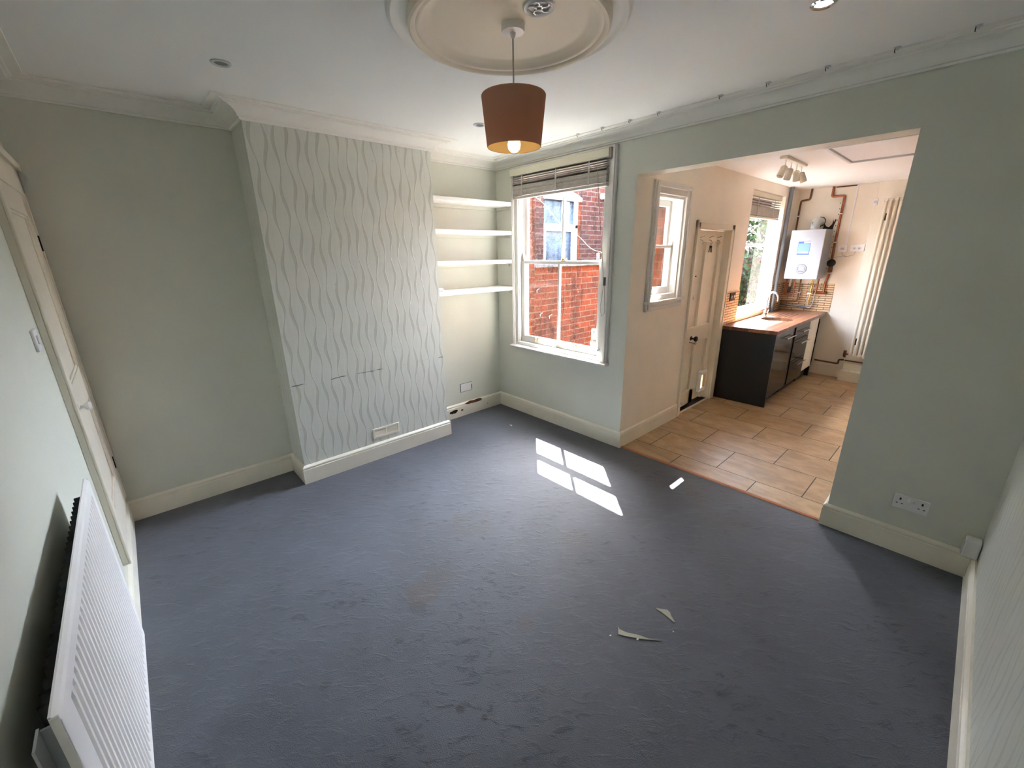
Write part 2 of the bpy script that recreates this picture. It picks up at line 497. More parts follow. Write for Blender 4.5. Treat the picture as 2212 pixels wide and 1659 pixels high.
def translucent_mat(name, col, tcol, f, rough=.8):
    m = bpy.data.materials.new(name); m.use_nodes = True
    N = NT(m); out = N.t.nodes['Material Output']
    N.b.inputs['Base Color'].default_value = col; N.b.inputs['Roughness'].default_value = rough
    tl = N.n('ShaderNodeBsdfTranslucent'); tl.inputs['Color'].default_value = tcol
    mx = N.n('ShaderNodeMixShader'); mx.inputs[0].default_value = f
    N.l(N.b.outputs[0], mx.inputs[1]); N.l(tl.outputs[0], mx.inputs[2]); N.l(mx.outputs[0], out.inputs['Surface'])
    return m


def emit_mat(name, col, strength):
    m = bpy.data.materials.new(name); m.use_nodes = True
    N = NT(m); N.b.inputs['Base Color'].default_value = col
    N.b.inputs['Emission Color'].default_value = col; N.b.inputs['Emission Strength'].default_value = strength
    return m


def worktop_mat():
    m = bpy.data.materials.new('block wood worktop'); m.use_nodes = True
    N = NT(m); p, x = N.pos()
    t = N.n('ShaderNodeTexBrick'); N.l(N.comb(x[1], x[0]), t.inputs['Vector'])
    t.inputs['Scale'].default_value = 1.0; t.inputs['Brick Width'].default_value = .42; t.inputs['Row Height'].default_value = .042
    t.inputs['Mortar Size'].default_value = .0006; t.offset = .37
    t.inputs['Color1'].default_value = lin(150, 104, 74); t.inputs['Color2'].default_value = lin(104, 68, 50); t.inputs['Mortar'].default_value = lin(60, 38, 26)
    g = N.n('ShaderNodeMapping'); g.inputs['Scale'].default_value = (40, 3, 1); N.l(p, g.inputs[0])
    c = N.mix(.5, t.outputs['Color'], N.mix(N.ramp(N.noise(g.outputs[0], 1.5, 5), .3, .7), (.7, .7, .7, 1), (1.25, 1.2, 1.15, 1)), 'MULTIPLY')
    N.l(c, N.b.inputs['Base Color']); N.b.inputs['Roughness'].default_value = .3
    return m


M['carpet'] = carpet_mat(); M['tiles'] = tile_mat(); M['worktop'] = worktop_mat()
M['paper'] = wallpaper_mat('chimney wallpaper', 'x'); M['paper_side'] = wallpaper_mat('chimney side wallpaper', 'y', .35)
M['paper_right'] = wallpaper_mat('right wall wallpaper', 'x', .55)
M['glass'] = glass_mat('dirty window glass', .0018, .32); M['glass_clean'] = glass_mat('window glass', .0008, .12)
M['glass_dark'] = mat('dark room behind glass', lin(40, 52, 66), .2, spec=.06, var=.5, vscale=2.2)
M['shade'] = translucent_mat('brown fabric lampshade', lin(192, 152, 126), lin(190, 134, 100), .34)
M['shade_in'] = translucent_mat('cream shade lining', lin(240, 214, 160), lin(225, 175, 120), .3)
M['bulb'] = emit_mat('glowing bulb', (1.0, .76, .38, 1), 1.7)
M['lamp_lens'] = emit_mat('lit downlight lens', (1.0, .96, .9, 1), 2.0)
M['lens_off'] = mat('unlit downlight lens', lin(140, 142, 142), .2)
M['flap'] = translucent_mat('clear cat flap plastic', lin(210, 200, 170), lin(248, 240, 214), .92, .3)


# ------------------------------------------------------------------ shell: walls, floors, ceilings
def slab(name, ax, a, b, u0, u1, z0, z1, holes=(), mats=None, hole_m=None, fm=(0, 0), kind='structure'):
    """a wall between ax=a and ax=b spanning u0..u1, z0..z1 with rectangular holes (hu0,hu1,hz0,hz1); fm: material of face a / face b"""
    us = sorted({u0, u1, *[h[0] for h in holes], *[h[1] for h in holes]}); zs = sorted({z0, z1, *[h[2] for h in holes], *[h[3] for h in holes]})
    us = [u for u in us if u0 <= u <= u1]; zs = [z for z in zs if z0 <= z <= z1]

    def solid(i, j):
        if not (0 <= i < len(us) - 1 and 0 <= j < len(zs) - 1): return None
        cu, cz = (us[i] + us[i + 1]) / 2, (zs[j] + zs[j + 1]) / 2
        return not any(h[0] < cu < h[1] and h[2] < cz < h[3] for h in holes)

    def P(w, u, z): return (w, u, z) if ax == 'x' else (u, w, z)
    mb = MB()
    for i in range(len(us) - 1):
        for j in range(len(zs) - 1):
            if not solid(i, j): continue
            q = [(us[i], zs[j]), (us[i + 1], zs[j]), (us[i + 1], zs[j + 1]), (us[i], zs[j + 1])]
            mb.add([P(a, *c) for c in q], [(0, 1, 2, 3)], fm[0]); mb.add([P(b, *c) for c in q], [(3, 2, 1, 0)], fm[1])
            for di, dj, e in ((-1, 0, (0, 3)), (1, 0, (1, 2)), (0, -1, (0, 1)), (0, 1, (3, 2))):
                s = solid(i + di, j + dj)
                if s: continue
                hm = fm[1] if s is None or hole_m is None else hole_m
                c, d = q[e[0]], q[e[1]]
                mb.add([P(a, *c), P(a, *d), P(b, *d), P(b, *c)], [(0, 1, 2, 3)], hm)
    o = mb.build(name, mats)
    import bmesh
    bm = bmesh.new(); bm.from_mesh(o.data); bmesh.ops.remove_doubles(bm, verts=bm.verts, dist=1e-5)
    bmesh.ops.recalc_face_normals(bm, faces=bm.faces); bm.to_mesh(o.data); bm.free()
    tag(o, kind=kind)
    return o


mb = MB(); mb.box(-.1, WID + .1, -L - .1, .012, -.06, 0); tag(mb.build('floor', M['carpet']), 'worn blue grey carpet with stains and flattened pile', kind='structure')
mb = MB(); mb.box(X1 - .14, KR + .1, .012, KB + .1, -.06, -.001); tag(mb.build('floor_kitchen', M['tiles']), 'tan stone tiles laid in half bond in the kitchen', kind='structure')
mb = MB(); mb.box(-.1, WID + .1, -L - .1, .0, HT, HT + .1); tag(mb.build('ceiling', M['ceiling']), kind='structure')
mb = MB(); mb.box(X1 - .14, KR + .1, .15, KB + .1, KH, KH + .1); tag(mb.build('ceiling_kitchen', M['ceiling']), kind='structure')
WIN = (.30, 1.392, .765, 2.455)
slab('wall_window', 'y', 0.0, .15, -.1, KR + .1, 0, 2.68, [WIN, (X1, X2, -.01, HO)], [M['wall'], M['cream']], 1, (0, 1))
slab('wall_rear_brick', 'y', .151, .275, -.35, 1.40, -.2, 3.0, [(.285, 1.380, .70, 2.49)], [M['brick_y'], M['brick_x']], 1, (0, 0))
slab('wall_alcove', 'x', -.1, 0.0, -L, 0.0, 0, 2.68, (), [M['wall']])
slab('wall_left', 'y', -L - .1, -L, -.1, WID + .1, 0, 2.68, (), [M['wall']])
slab('wall_right', 'x', WID, WID + .1, -L, 0.0, 0, 2.68, (), [M['paper_right']])
mb = MB()
mb.add([(CD, -CY2, 0), (CD, -CY1, 0), (CD, -CY1, HT), (CD, -CY2, HT)], [(0, 1, 2, 3)], 0)
mb.add([(0, -CY1, 0), (CD, -CY1, 0), (CD, -CY1, HT), (0, -CY1, HT)], [(0, 1, 2, 3)], 1)
mb.add([(0, -CY2, 0), (CD, -CY2, 0), (CD, -CY2, HT), (0, -CY2, HT)], [(3, 2, 1, 0)], 2)
mb.add([(0, -CY2, HT), (CD, -CY2, HT), (CD, -CY1, HT), (0, -CY1, HT), (0, -CY2, 0), (CD, -CY2, 0), (CD, -CY1, 0), (0, -CY1, 0)], [(0, 1, 2, 3), (7, 6, 5, 4)], 1)
tag(mb.build('wall_chimney', [M['paper'], M['wall'], M['paper_side']]), 'chimney breast papered with wavy vertical bands', kind='structure')
SW = (.325, .785, 1.30, 2.145); DO = (1.105, 1.90, -.01, 1.925); KW = (2.368, 3.505, .915, 2.35)
slab('wall_kitchen_side', 'x', 1.50, X1, .15, KB + .1, 0, 2.60, [SW, DO, KW], [M['cream']], 0)
slab('wall_side_brick', 'x', 1.395, 1.499, .276, KB + .25, -.2, 2.75, [(SW[0] + .03, SW[1] - .03, SW[2] + .0, SW[3] - .03), (DO[0] + .03, DO[1] - .03, -.3, DO[3] - .03), (KW[0], KW[1] + .27, KW[2], 2.23)],  # kitchen window head lowered here to block a sun spot on the floor
     [M['brick_x'], M['brick_y']], 1, (0, 0))
slab('wall_kitchen_back', 'y', KB, KB + .12, X1 - .13, KR + .1, 0, 2.60, (), [M['cream']])
slab('wall_kitchen_right', 'x', KR, KR + .1, .15, KB, 0, 2.60, (), [M['cream']])
mb = MB(); mb.box(2.485, KR, KB - .03, KB, 0, KH); tag(mb.build('wall_kitchen_panel', M['cream'], bevel=.002), kind='structure')


def sweep_runs(prof, path, closed=False):
    """mitred runs of a moulding along a plan path (room on the left); one MB per run"""
    n = len(path); P = [Vector((a, b)) for a, b in path]

    def nrm(i):
        d = (P[(i + 1) % n] - P[i]).normalized(); return Vector((-d.y, d.x))
    segs = n if closed else n - 1
    mit = []
    for i in range(n):
        if closed or 0 < i < n - 1:
            a, b = nrm((i - 1) % n), nrm(i); mit.append((a + b) / (1 + a.dot(b)))
        else:
            mit.append(nrm(0) if i == 0 else nrm(n - 2))
    out = []
    for i in range(segs):
        j = (i + 1) % n; mb = MB(); K = len(prof)
        v = [(P[i].x + mit[i].x * c, P[i].y + mit[i].y * c, z) for c, z in prof] + [(P[j].x + mit[j].x * c, P[j].y + mit[j].y * c, z) for c, z in prof]
        mb.add(v, [(k, (k + 1) % K, K + (k + 1) % K, K + k) for k in range(K)] + [tuple(range(K))[::-1], tuple(range(K, 2 * K))])
        out.append(mb)
    return out


corn = [(0, HC), (.012, HC), (.014, HC + .010), (.024, HC + .012)]
for i in range(9):
    a = i / 8 * math.pi / 2
    corn.append((.024 + .072 * (1 - math.cos(a)), HC + .012 + .046 * math.sin(a)))
corn += [(.102, HC + .060), (.104, HC + .067), (.118, HC + .068), (.120, HC + .074), (.163, HC + .0755), (.166, HT + .003), (0, HT + .003)]
path = [(WID, 0), (0, 0), (0, -CY1), (CD, -CY1), (CD, -CY2), (0, -CY2), (0, -L), (WID, -L)]
names = ['window', 'alcove', 'chimney_side', 'chimney', 'chimney_return', 'recess', 'left', 'right']
for nm, b in zip(names, sweep_runs(corn, path, True)):
    tag(b.build('cornice_' + nm, M['plaster']), kind='structure')
HB = .148
skt = [(0, 0), (.022, 0), (.022, HB - .032), (.018, HB - .028), (.018, HB - .022), (.022, HB - .018), (.020, HB - .010), (.012, HB - .004), (.008, HB), (0, HB)]
base = {}
pa = [(X1, DO[0] - .055), (X1, 0), (0, 0), (0, -CY1), (CD, -CY1), (CD, -CY2), (0, -CY2), (0, -L), (WID, -L), (WID, 0), (X2, 0), (X2, .15)]
names = ['kitchen', 'window', 'alcove', 'chimney_side', 'chimney', 'chimney_return', 'recess', 'left', 'right', 'opening', 'jamb']
for nm, b in zip(names, sweep_runs(skt, pa)):
    base[nm] = tag(b.build('baseboard_' + nm, M['skirt']), kind='structure')


def blob(pts, ax, a, b):
    mb = MB(); mb.prism(pts, ax, a, b); return mb


def ragged(u0, u1, z0, z1, n, seed, slope=0.0):
    R = random.Random(seed); c = ((u0 + u1) / 2, (z0 + z1) / 2); o = []
    for i in range(n):
        a = 2 * math.pi * i / n; k = R.uniform(.68, 1.05)
        ca, sa = math.cos(a), math.sin(a)
        q = 1 / max(abs(ca), abs(sa)) ** .55
        u = c[0] + (u1 - u0) / 2 * k * q * ca * .85; z = c[1] + (z1 - z0) / 2 * k * q * sa * .85 + slope * (u - c[0])
        o.append((u, z))
    return o


dm = blob(ragged(-.565, -.255, .112, .153, 22, 3), 'x', .010, .0236).build('exposed_wood_patch', M['rawwood'], base['alcove'])
tag(dm, 'bare brown wood where the top moulding is broken off')
tag(blob(ragged(-.755, -.625, .050, .100, 18, 5), 'x', .010, .0232).build('rotten_hole_patch', M['rotwood'], base['alcove']), 'dark hole broken in the board face')
tag(blob(ragged(-.600, -.560, .058, .085, 9, 8), 'x', .010, .0230).build('paint_chip', M['rawwood'], base['alcove']), 'small brown chip in the paint')
for (yy, zz, r) in ((-.22, .06, .005), (-.09, .09, .004)):
    blob([(yy + r * math.cos(i), zz + r * math.sin(i)) for i in range(6)], 'x', .015, .0228).build('paint_chip', M['rotwood'], base['alcove'])
mb = MB(); mb.prism([(.003, -.001), (.040, -.001), (.036, .006), (.020, .010), (.006, .006)], 'x', X1 + .02, X2 - .02)
tag(mb.build('threshold_strip', M['threshold']), 'brown threshold strip where the carpet meets the kitchen tiles', 'threshold strip')

# ------------------------------------------------------------------ window 1: tall sash window beside the alcove
w1 = thing('window_1', 'tall white sash window beside the shelved alcove', 'window', (.85, .05, .76), kind='structure')
mb = MB()
mb.box(.255, .285, -.026, 0, .762, 2.478); mb.box(.262, .275, -.034, -.026, .762, 2.478)
mb.box(1.418, 1.468, -.026, 0, .762, 2.478); mb.box(1.435, 1.456, -.036, -.026, .762, 2.490)
mb.box(.255, 1.468, -.026, 0, 2.452, 2.490)
mb.build('casing', M['winpaint'], w1, .004)
mb = MB()
mb.box(.285, .325, -.008, .03, .77, 2.452); mb.box(.316, .332, .006, .030, .79, 2.452)
mb.box(1.362, 1.418, -.008, .03, .77, 2.452); mb.box(1.346, 1.364, .006, .030, .79, 2.452)
mb.box(.285, 1.418, -.008, .03, 2.41, 2.452); mb.box(.285, 1.418, -.010, .03, .764, .797)
mb.box(.301, .329, .03, .149, .77, 2.45); mb.box(1.356, 1.390, .03, .149, .77, 2.45); mb.box(.329, 1.356, .03, .149, 2.42, 2.45)
mb.box(.329, .338, .071, .080, .79, 2.42); mb.box(1.347, 1.356, .071, .080, .79, 2.42)
mb.box(.329, 1.356, .03, .15, .768, .786)
mb.build('box_frame', M['winpaint'], w1, .003)
mb = MB(); mb.prism([(-.062, .740), (-.066, .748), (-.062, .757), (-.01, .764), (.02, .764), (.02, .735), (-.03, .735)], 'x', .245, 1.485)
mb.build('window_sill', M['winpaint'], w1, .002)
mb = MB(); mb.box(.26, 1.40, .15, .32, .655, .725); mb.build('outer_sill', M['mortarwhite'], w1, .004)
ls = MB(); ls.frame(.332, 1.352, .787, 1.628, .034, .068, .045, .045, .078, .030); ls.box(.832, .853, .036, .066, .86, 1.60)
ls.prism([(.334, 1.628), (.372, 1.628), (.366, 1.65), (.352, 1.70), (.340, 1.70)], 'y', .042, .066)
ls.prism([(1.350, 1.628), (1.312, 1.628), (1.318, 1.65), (1.332, 1.70), (1.344, 1.70)], 'y', .042, .066)
lso = ls.build('lower_sash', M['winpaint'], w1, .004)
mb = MB(); mb.box(.372, 1.312, .050, .053, .862, 1.60); mb.build('pane', M['glass'], lso)
us = MB(); us.frame(.332, 1.352, 1.600, 2.424, .080, .114, .045, .045, .030, .055); us.box(.832, .853, .082, .112, 1.63, 2.37)
uso = us.build('upper_sash', M['winpaint'], w1, .004)
mb = MB(); mb.box(.372, 1.312, .096, .099, 1.626, 2.372); mb.build('pane', M['glass'], uso)
mb = MB(); mb.box(.865, .925, .036, .066, 1.628, 1.634); mb.sphere((.88, .05, 1.643), .011, 10); mb.tube([(.885, .05, 1.642), (.93, .045, 1.648)], .005, 8)
tag(mb.build('sash_lock', M['brass'], w1), 'brass catch on the meeting rail')
for u in (.565, 1.075):
    mb = MB(); mb.tube([(u, .034, .86), (u, .012, .852), (u, .006, .838), (u + .003, .014, .826)], .007, 8); mb.box(u - .014, u + .014, .028, .034, .845, .865)
    tag(mb.build('sash_lift', M['brass'], w1), 'brass hook lift')
mb = MB(); mb.box(.800, .838, .018, .034, .800, .838); mb.cyl((.82, .026, .838), (.82, .026, .875), .006, n=8); mb.box(.808, .832, .014, .03, .83, .842)
tag(mb.build('sash_bolt', M['plastic'], w1), 'white plastic locking bolt')
mb = MB(); mb.sphere((1.372, -.012, .862), .013, 10); mb.cyl((1.326, .008, .862), (1.372, -.012, .862), .006, n=8); mb.build('stop_screw', M['steel'], w1)

# venetian blind over the top of window 1
vb = thing('window_blind', 'greyed wooden venetian blind drawn up under a cream pelmet at the tall sash window', 'blind', (.85, -.03, 2.2))
mb = MB(); mb.box(.280, 1.418, -.062, -.046, 2.404, 2.470); mb.build('pelmet', M['pelmet'], vb, .004)
mb = MB(); mb.box(1.398, 1.432, -.052, -.012, 2.396, 2.472); mb.build('end_bracket', M['slat'], vb, .003)
mb = MB(); mb.box(.276, .296, -.050, -.012, 2.41, 2.468); mb.build('end_bracket', M['slat'], vb, .003)
mb = MB(); mb.box(.300, 1.395, -.044, -.012, 2.420, 2.466); mb.build('head_rail', M['slat'], vb, .003)
mb = MB(); RB = random.Random(4)
z = 2.400
while z > 2.232:
    t = .017 if z > 2.35 else .0098
    zz = z + RB.uniform(-.001, .001); xx = RB.uniform(-.002, .002)
    tilt = .011 if z > 2.33 else .001
    th_ = .0035 if z > 2.345 else .0084
    mb.add([(.304 + xx, -.044, zz - tilt), (1.392 + xx, -.044, zz - tilt), (1.392 + xx, .004, zz + tilt), (.304 + xx, .004, zz + tilt),
            (.304 + xx, -.044, zz - tilt - th_), (1.392 + xx, -.044, zz - tilt - th_), (1.392 + xx, .004, zz + tilt - th_), (.304 + xx, .004, zz + tilt - th_)],
           [(0, 1, 2, 3), (7, 6, 5, 4), (0, 4, 5, 1), (1, 5, 6, 2), (2, 6, 7, 3), (3, 7, 4, 0)])
    z -= t
mb.build('slats', M['slat'], vb)
mb = MB(); mb.box(.302, 1.394, -.046, .006, 2.202, 2.224); mb.build('bottom_rail', M['slat'], vb, .004)
for u in (.43, .86, 1.22):
    mb = MB(); mb.box(u - .008, u + .008, -.0485, -.0475, 2.224, 2.404); mb.build('ladder_tape', M['slat'], vb)
mb = MB(); mb.tube([(1.30, -.052, 2.40), (1.335, -.05, 2.1), (1.375, -.045, 1.8), (1.405, -.034, 1.5), (1.412, -.03, 1.46), (1.385, -.03, 1.25), (1.40, -.03, 1.17), (1.43, -.03, 1.20), (1.425, -.03, 1.30), (1.415, -.03, 1.44)], .0022, 6)
mb.build('pull_cord', M['cord'], vb)
mb = MB(); mb.box(1.404, 1.424, -.036, -.010, 1.43, 1.50); tag(mb.build('cord_cleat', M['darkgrey'], vb, .004), 'dark cord joiner')

# ------------------------------------------------------------------ window 2: narrow sash in the kitchen side wall
def xs(u, d, z): return (X1 - d, u, z)


w2 = thing('window_2', 'narrow white sash window in the kitchen side wall', 'window', (X1, .55, 1.2), kind='structure')
mb = MB(xs)
mb.frame(.245, .885, 1.20, 2.245, -.022, 0, .075, .095, .075, .095); mb.frame(.262, .868, 1.218, 2.228, -.034, -.022, .022, .030, .022, .030)
mb.build('casing', M['winpaint'], w2, .004)
mb = MB(xs); mb.box(.235, .895, -.045, 0, 1.262, 1.285); mb.build('window_sill', M['winpaint'], w2, .003)
mb = MB(xs); mb.frame(.326, .784, 1.30, 2.144, 0, .140, .016, .016, .03, .016); mb.build('box_frame', M['winpaint'], w2, .003)
mb = MB(xs); mb.frame(.342, .768, 1.33, 1.752, .06, .095, .04, .04, .06, .024); lo = mb.build('lower_sash', M['winpaint'], w2, .003)
mb = MB(xs); mb.box(.38, .73, .076, .079, 1.388, 1.73); mb.build('pane', M['glass_clean'], lo)
mb = MB(xs); mb.frame(.342, .768, 1.73, 2.128, .105, .14, .04, .04, .024, .05); mb.prism([(.728, 1.73), (.768, 1.73), (.768, 1.80)], 'y', .06, .10)
up = mb.build('upper_sash', M['winpaint'], w2, .003)
mb = MB(xs); mb.box(.38, .73, .121, .124, 1.752, 2.08); mb.build('pane', M['glass_clean'], up)

# ------------------------------------------------------------------ window 3: kitchen window over the sink
w3 = thing('window_3', 'white plastic kitchen window over the sink', 'window', (X1, 2.9, .93), kind='structure')
mb = MB(xs); mb.frame(2.369, 3.504, .935, 2.349, .128, .155, .085, .044, .060, .06); mb.box(2.45, 3.462, .130, .153, 1.735, 1.775); mb.build('window_frame', M['upvc'], w3, .005)
mb = MB(xs); mb.box(2.45, 3.462, .141, .144, .99, 1.74); mb.build('pane', M['glass_clean'], w3)
mb = MB(xs); mb.box(2.45, 3.462, .141, .144, 1.77, 2.295); mb.build('fanlight_pane', M['glass_clean'], w3)
mb = MB(xs); mb.box(2.369, 3.504, -.012, .128, .905, .935); mb.build('window_sill', M['upvc'], w3, .004)

kb = thing('window_blind', 'pale wooden blind pulled up over the kitchen sink window', 'blind', (X1 - .05, 2.87, 2.06))
mb = MB(xs); mb.box(2.40, 3.44, .02, .07, 2.29, 2.345); mb.build('head_rail', M['pelmet'], kb, .003)
mb = MB(xs)
for i in range(4): mb.box(2.41, 3.40, .018, .068, 2.262 - .026 * i, 2.266 - .026 * i)
for i in range(11): mb.box(2.41, 3.40, .018 + .001 * (i % 2), .068, 2.088 + .0095 * i, 2.0965 + .0095 * i)
mb.build('slats', M['slat'], kb)
mb = MB(xs); mb.box(2.41, 3.40, .016, .070, 2.058, 2.082); mb.build('bottom_rail', M['pelmet'], kb, .003)
for u in (2.62, 3.18):
    mb = MB(xs); mb.box(u - .01, u + .01, .0145, .0165, 2.08, 2.29); mb.build('ladder_tape', M['slat'], kb)
mb = MB(xs); mb.tube([(3.37, .035, 2.29), (3.40, .02, 1.9), (3.44, .0, 1.5), (3.455, -.006, 1.25)], .002, 6); mb.build('pull_cord', M['cord'], kb)

# ------------------------------------------------------------------ door 1: painted cupboard door at the far end of the left wall
d1 = thing('door_1', 'white panelled door in the left wall beside the radiator', 'door', (.45, -L, .2), kind='structure')


def yl(u, d, z): return (u, -L + d, z)


mb = MB(yl); mb.box(.80, .90, 0, .024, .20, 2.17); mb.box(.865, .90, .024, .034, .20, 2.17); mb.box(.004, .05, 0, .024, .20, 2.17)
mb.box(.004, .90, 0, .024, 2.03, 2.17); mb.box(.004, .91, .024, .038, 2.15, 2.19); mb.build('architrave', M['doorpaint'], d1, .003)
mb = MB(yl)
mb.box(.05, .80, -.02, .006, .20, 2.03)
mb.box(.05, .17, .006, .020, .20, 2.03); mb.box(.68, .80, .006, .020, .20, 2.03)
for z0, z1 in ((.20, .42), (.94, 1.12), (1.92, 2.03)): mb.box(.17, .68, .006, .020, z0, z1)
for z0, z1 in ((.42, .94), (1.12, 1.92)):
    mb.frame(.17, .68, z0, z1, .006, .015, .014, .014, .014, .014)
mb.build('door_leaf', M['doorpaint'], d1, .003)
mb = MB(yl); mb.lathe([(.016, 0), (.016, .004), (.008, .008), (.008, .02), (.018, .028), (.021, .038), (.016, .048), (0, .050)], (.735, .020, 1.02), (0, 1, 0), 16)
mb.build('door_knob', M['white'], d1)
for z0 in (.42, 1.75):
    mb = MB(yl); mb.box(.046, .054, .018, .026, z0, z0 + .08); mb.build('door_hinge', M['iron'], d1)
ls_ = thing('light_switch', 'white light switch plate on the left wall near the panelled door', 'light switch', (1.075, -L, 1.40))
mb = MB(yl); mb.box(1.03, 1.115, 0, .010, 1.358, 1.443); mb.build('switch_plate', M['plastic'], ls_, .003)
mb = MB(yl); mb.box(1.06, 1.085, .010, .016, 1.385, 1.42); mb.build('rocker', M['plastic'], ls_, .002)

# ------------------------------------------------------------------ ceiling: rose, pendant, vent, downlights, clips
RC = (2.078, -1.685)
rose = thing('ceiling_rose', 'large round moulded ceiling rose with cream centre around the pendant lamp', 'ceiling rose', (RC[0], RC[1], HT))
mb = MB(); mb.lathe([(.30, -.001), (.472, -.001), (.470, -.010), (.458, -.020), (.446, -.016), (.440, -.010), (.425, -.008), (.41, -.010), (.30, -.010)], (RC[0], RC[1], HT), n=96); mb.build('outer_ring', M['plaster'], rose)
mb = MB(); mb.lathe([(.395, -.006), (.398, -.030), (.396, -.046), (.388, -.052), (.378, -.050), (.368, -.040), (.360, -.042), (.350, -.038), (.338, -.026), (.328, -.024), (.318, -.016), (.30, -.014), (0, -.014)],
                    (RC[0], RC[1], HT), n=96); mb.build('inner_dish', M['rosecream'], rose)
PX, PY = 2.087, -1.676
pend = thing('pendant_lamp', 'pendant lamp with a lit bulb in a brown tapered fabric shade', 'pendant lamp', (PX, PY, HT - .014))
mb = MB(); mb.lathe([(0, 2.566), (.046, 2.566), (.046, 2.545), (.044, 2.540), (.012, 2.538), (.009, 2.525), (.005, 2.52), (0, 2.52)], (PX, PY, 0), n=32); mb.build('ceiling_cap', M['plastic'], pend)
mb = MB(); mb.tube([(PX, PY, 2.53), (PX + .001, PY, 2.40), (PX, PY, 2.232)], .0032, 8); mb.build('cord', M['cord'], pend)
sh = MB()
ZT, ZB, RT, RBm = 2.325, 2.133, .132, .113
sh.lathe([(RT, ZT), (RT + .002, ZT - .003), (RBm + .002, ZB + .003), (RBm, ZB)], (PX, PY, 0), n=64); sho = sh.build('lamp_shade', M['shade'], pend)
mb = MB(); mb.lathe([(RT - .0015, ZT - .001), (RBm - .0015, ZB + .001)], (PX, PY, 0), n=64); mb.build('shade_lining', M['shade_in'], sho)
mb = MB(); mb.lathe([(.018, ZT - .055), (.018, ZT - .052), (.022, ZT - .052), (.022, ZT - .055), (.018, ZT - .055)], (PX, PY, 0), n=20)
for k in range(3):
    a = k * 2.094 + 2.5
    mb.tube([(PX + .02 * math.cos(a), PY + .02 * math.sin(a), ZT - .053), (PX + .126 * math.cos(a), PY + .126 * math.sin(a), ZT - .02)], .0016, 6)
mb.build('shade_carrier', M['plastic'], sho)
mb = MB(); mb.lathe([(0, 2.28), (.017, 2.278), (.019, 2.24), (.016, 2.205), (0, 2.203)], (PX, PY, 0), n=20); mb.build('lamp_holder', M['plastic'], pend)
mb = MB(); mb.lathe([(.013, 2.205), (.016, 2.185), (.023, 2.165), (.0275, 2.145), (.025, 2.128), (.015, 2.117), (0, 2.113)], (PX, PY, 0), n=24); tag(mb.build('bulb', M['bulb'], pend), 'glowing warm bulb')

VX, VY, VZ = 2.245, -1.690, HT - .014
vent = thing('ceiling_vent', 'round chrome vent cover beside the pendant on the ceiling rose', 'vent', (VX, VY, VZ))
mb = MB(); mb.lathe([(.060, 0), (.060, -.006), (.056, -.009), (.050, -.006), (.046, -.009), (.042, -.004), (.042, 0)], (VX, VY, VZ), n=40); mb.build('vent_ring', M['ventmetal'], vent)
mb = MB(); mb.lathe([(.045, -.001), (0, -.001)], (VX, VY, VZ), n=32); mb.build('vent_backing', M['grey_plastic'], vent)
mb = MB(); mb.lathe([(.014, -.001), (.015, -.006), (.010, -.007), (.009, -.002)], (VX, VY, VZ), n=20)
for k in range(5):
    a = k * 1.2566 + .3
    pts = [(VX + r * math.cos(a + q), VY + r * math.sin(a + q), VZ - .005) for r, q in ((.012, 0), (.024, .25), (.036, .1), (.046, -.2))]
    mb.tube(pts, .0035, 6)
mb.build('vent_spokes', M['ventmetal'], vent)
for i, (x, y, lab, lens) in enumerate(((.915, -2.470, 'recessed downlight over the left recess with a grey lens', 'lens_off'), (.912, -.918, 'recessed downlight half hidden behind the lampshade', 'lens_off'),
                                       (2.935, -.874, 'recessed downlight with a bright lens at the right of the ceiling', 'lamp_lens'))):
    t = thing('downlight', lab, 'downlight', (x, y, HT), 'ceiling downlights')
    mb = MB(); mb.lathe([(.036, 0), (.044, 0), (.044, -.004), (.038, -.008), (.030, -.006), (.028, -.001), (.036, 0)], (x, y, HT), n=32); mb.build('trim_ring', M['chrome' if i == 2 else 'grey_plastic'], t)
    mb = MB(); mb.lathe([(.029, -.002), (.02, -.003), (0, -.003)], (x, y, HT), n=24); mb.build('lens', M[lens], t)
ordw = ['first', 'second', 'third', 'fourth', 'fifth', 'sixth', 'seventh', 'eighth', 'ninth']
cx_ = [1.205, 1.435, 1.666, 1.883, 2.281, 2.534, 2.804, 3.068, 3.322]
proto = None
for i, x in enumerate(cx_):
    if proto is None:
        proto = thing('cornice_clip', '', 'clip', (x, -.178, HT), 'clips along the cornice')
        mb = MB(); mb.box(x - .012, x + .012, -.190, -.166, HT - .004, HT); mb.box(x - .003, x + .003, -.188, -.168, HT - .012, HT - .004)
        mb.build('clip_plate', M['grey_plastic'], proto, .001)
        mb = MB(); mb.tube([(x - .008, -.178, HT - .004), (x - .008, -.184, HT - .014), (x - .008, -.172, HT - .018)], .002, 6); mb.build('clip_hook', M['darkgrey'], proto)
        c = proto
    else:
        c = copy_tree(proto); c.location = (x, -.178, HT)
    c['label'] = 'small grey clip on the ceiling edge of the cornice, %s from the window corner' % ordw[i]

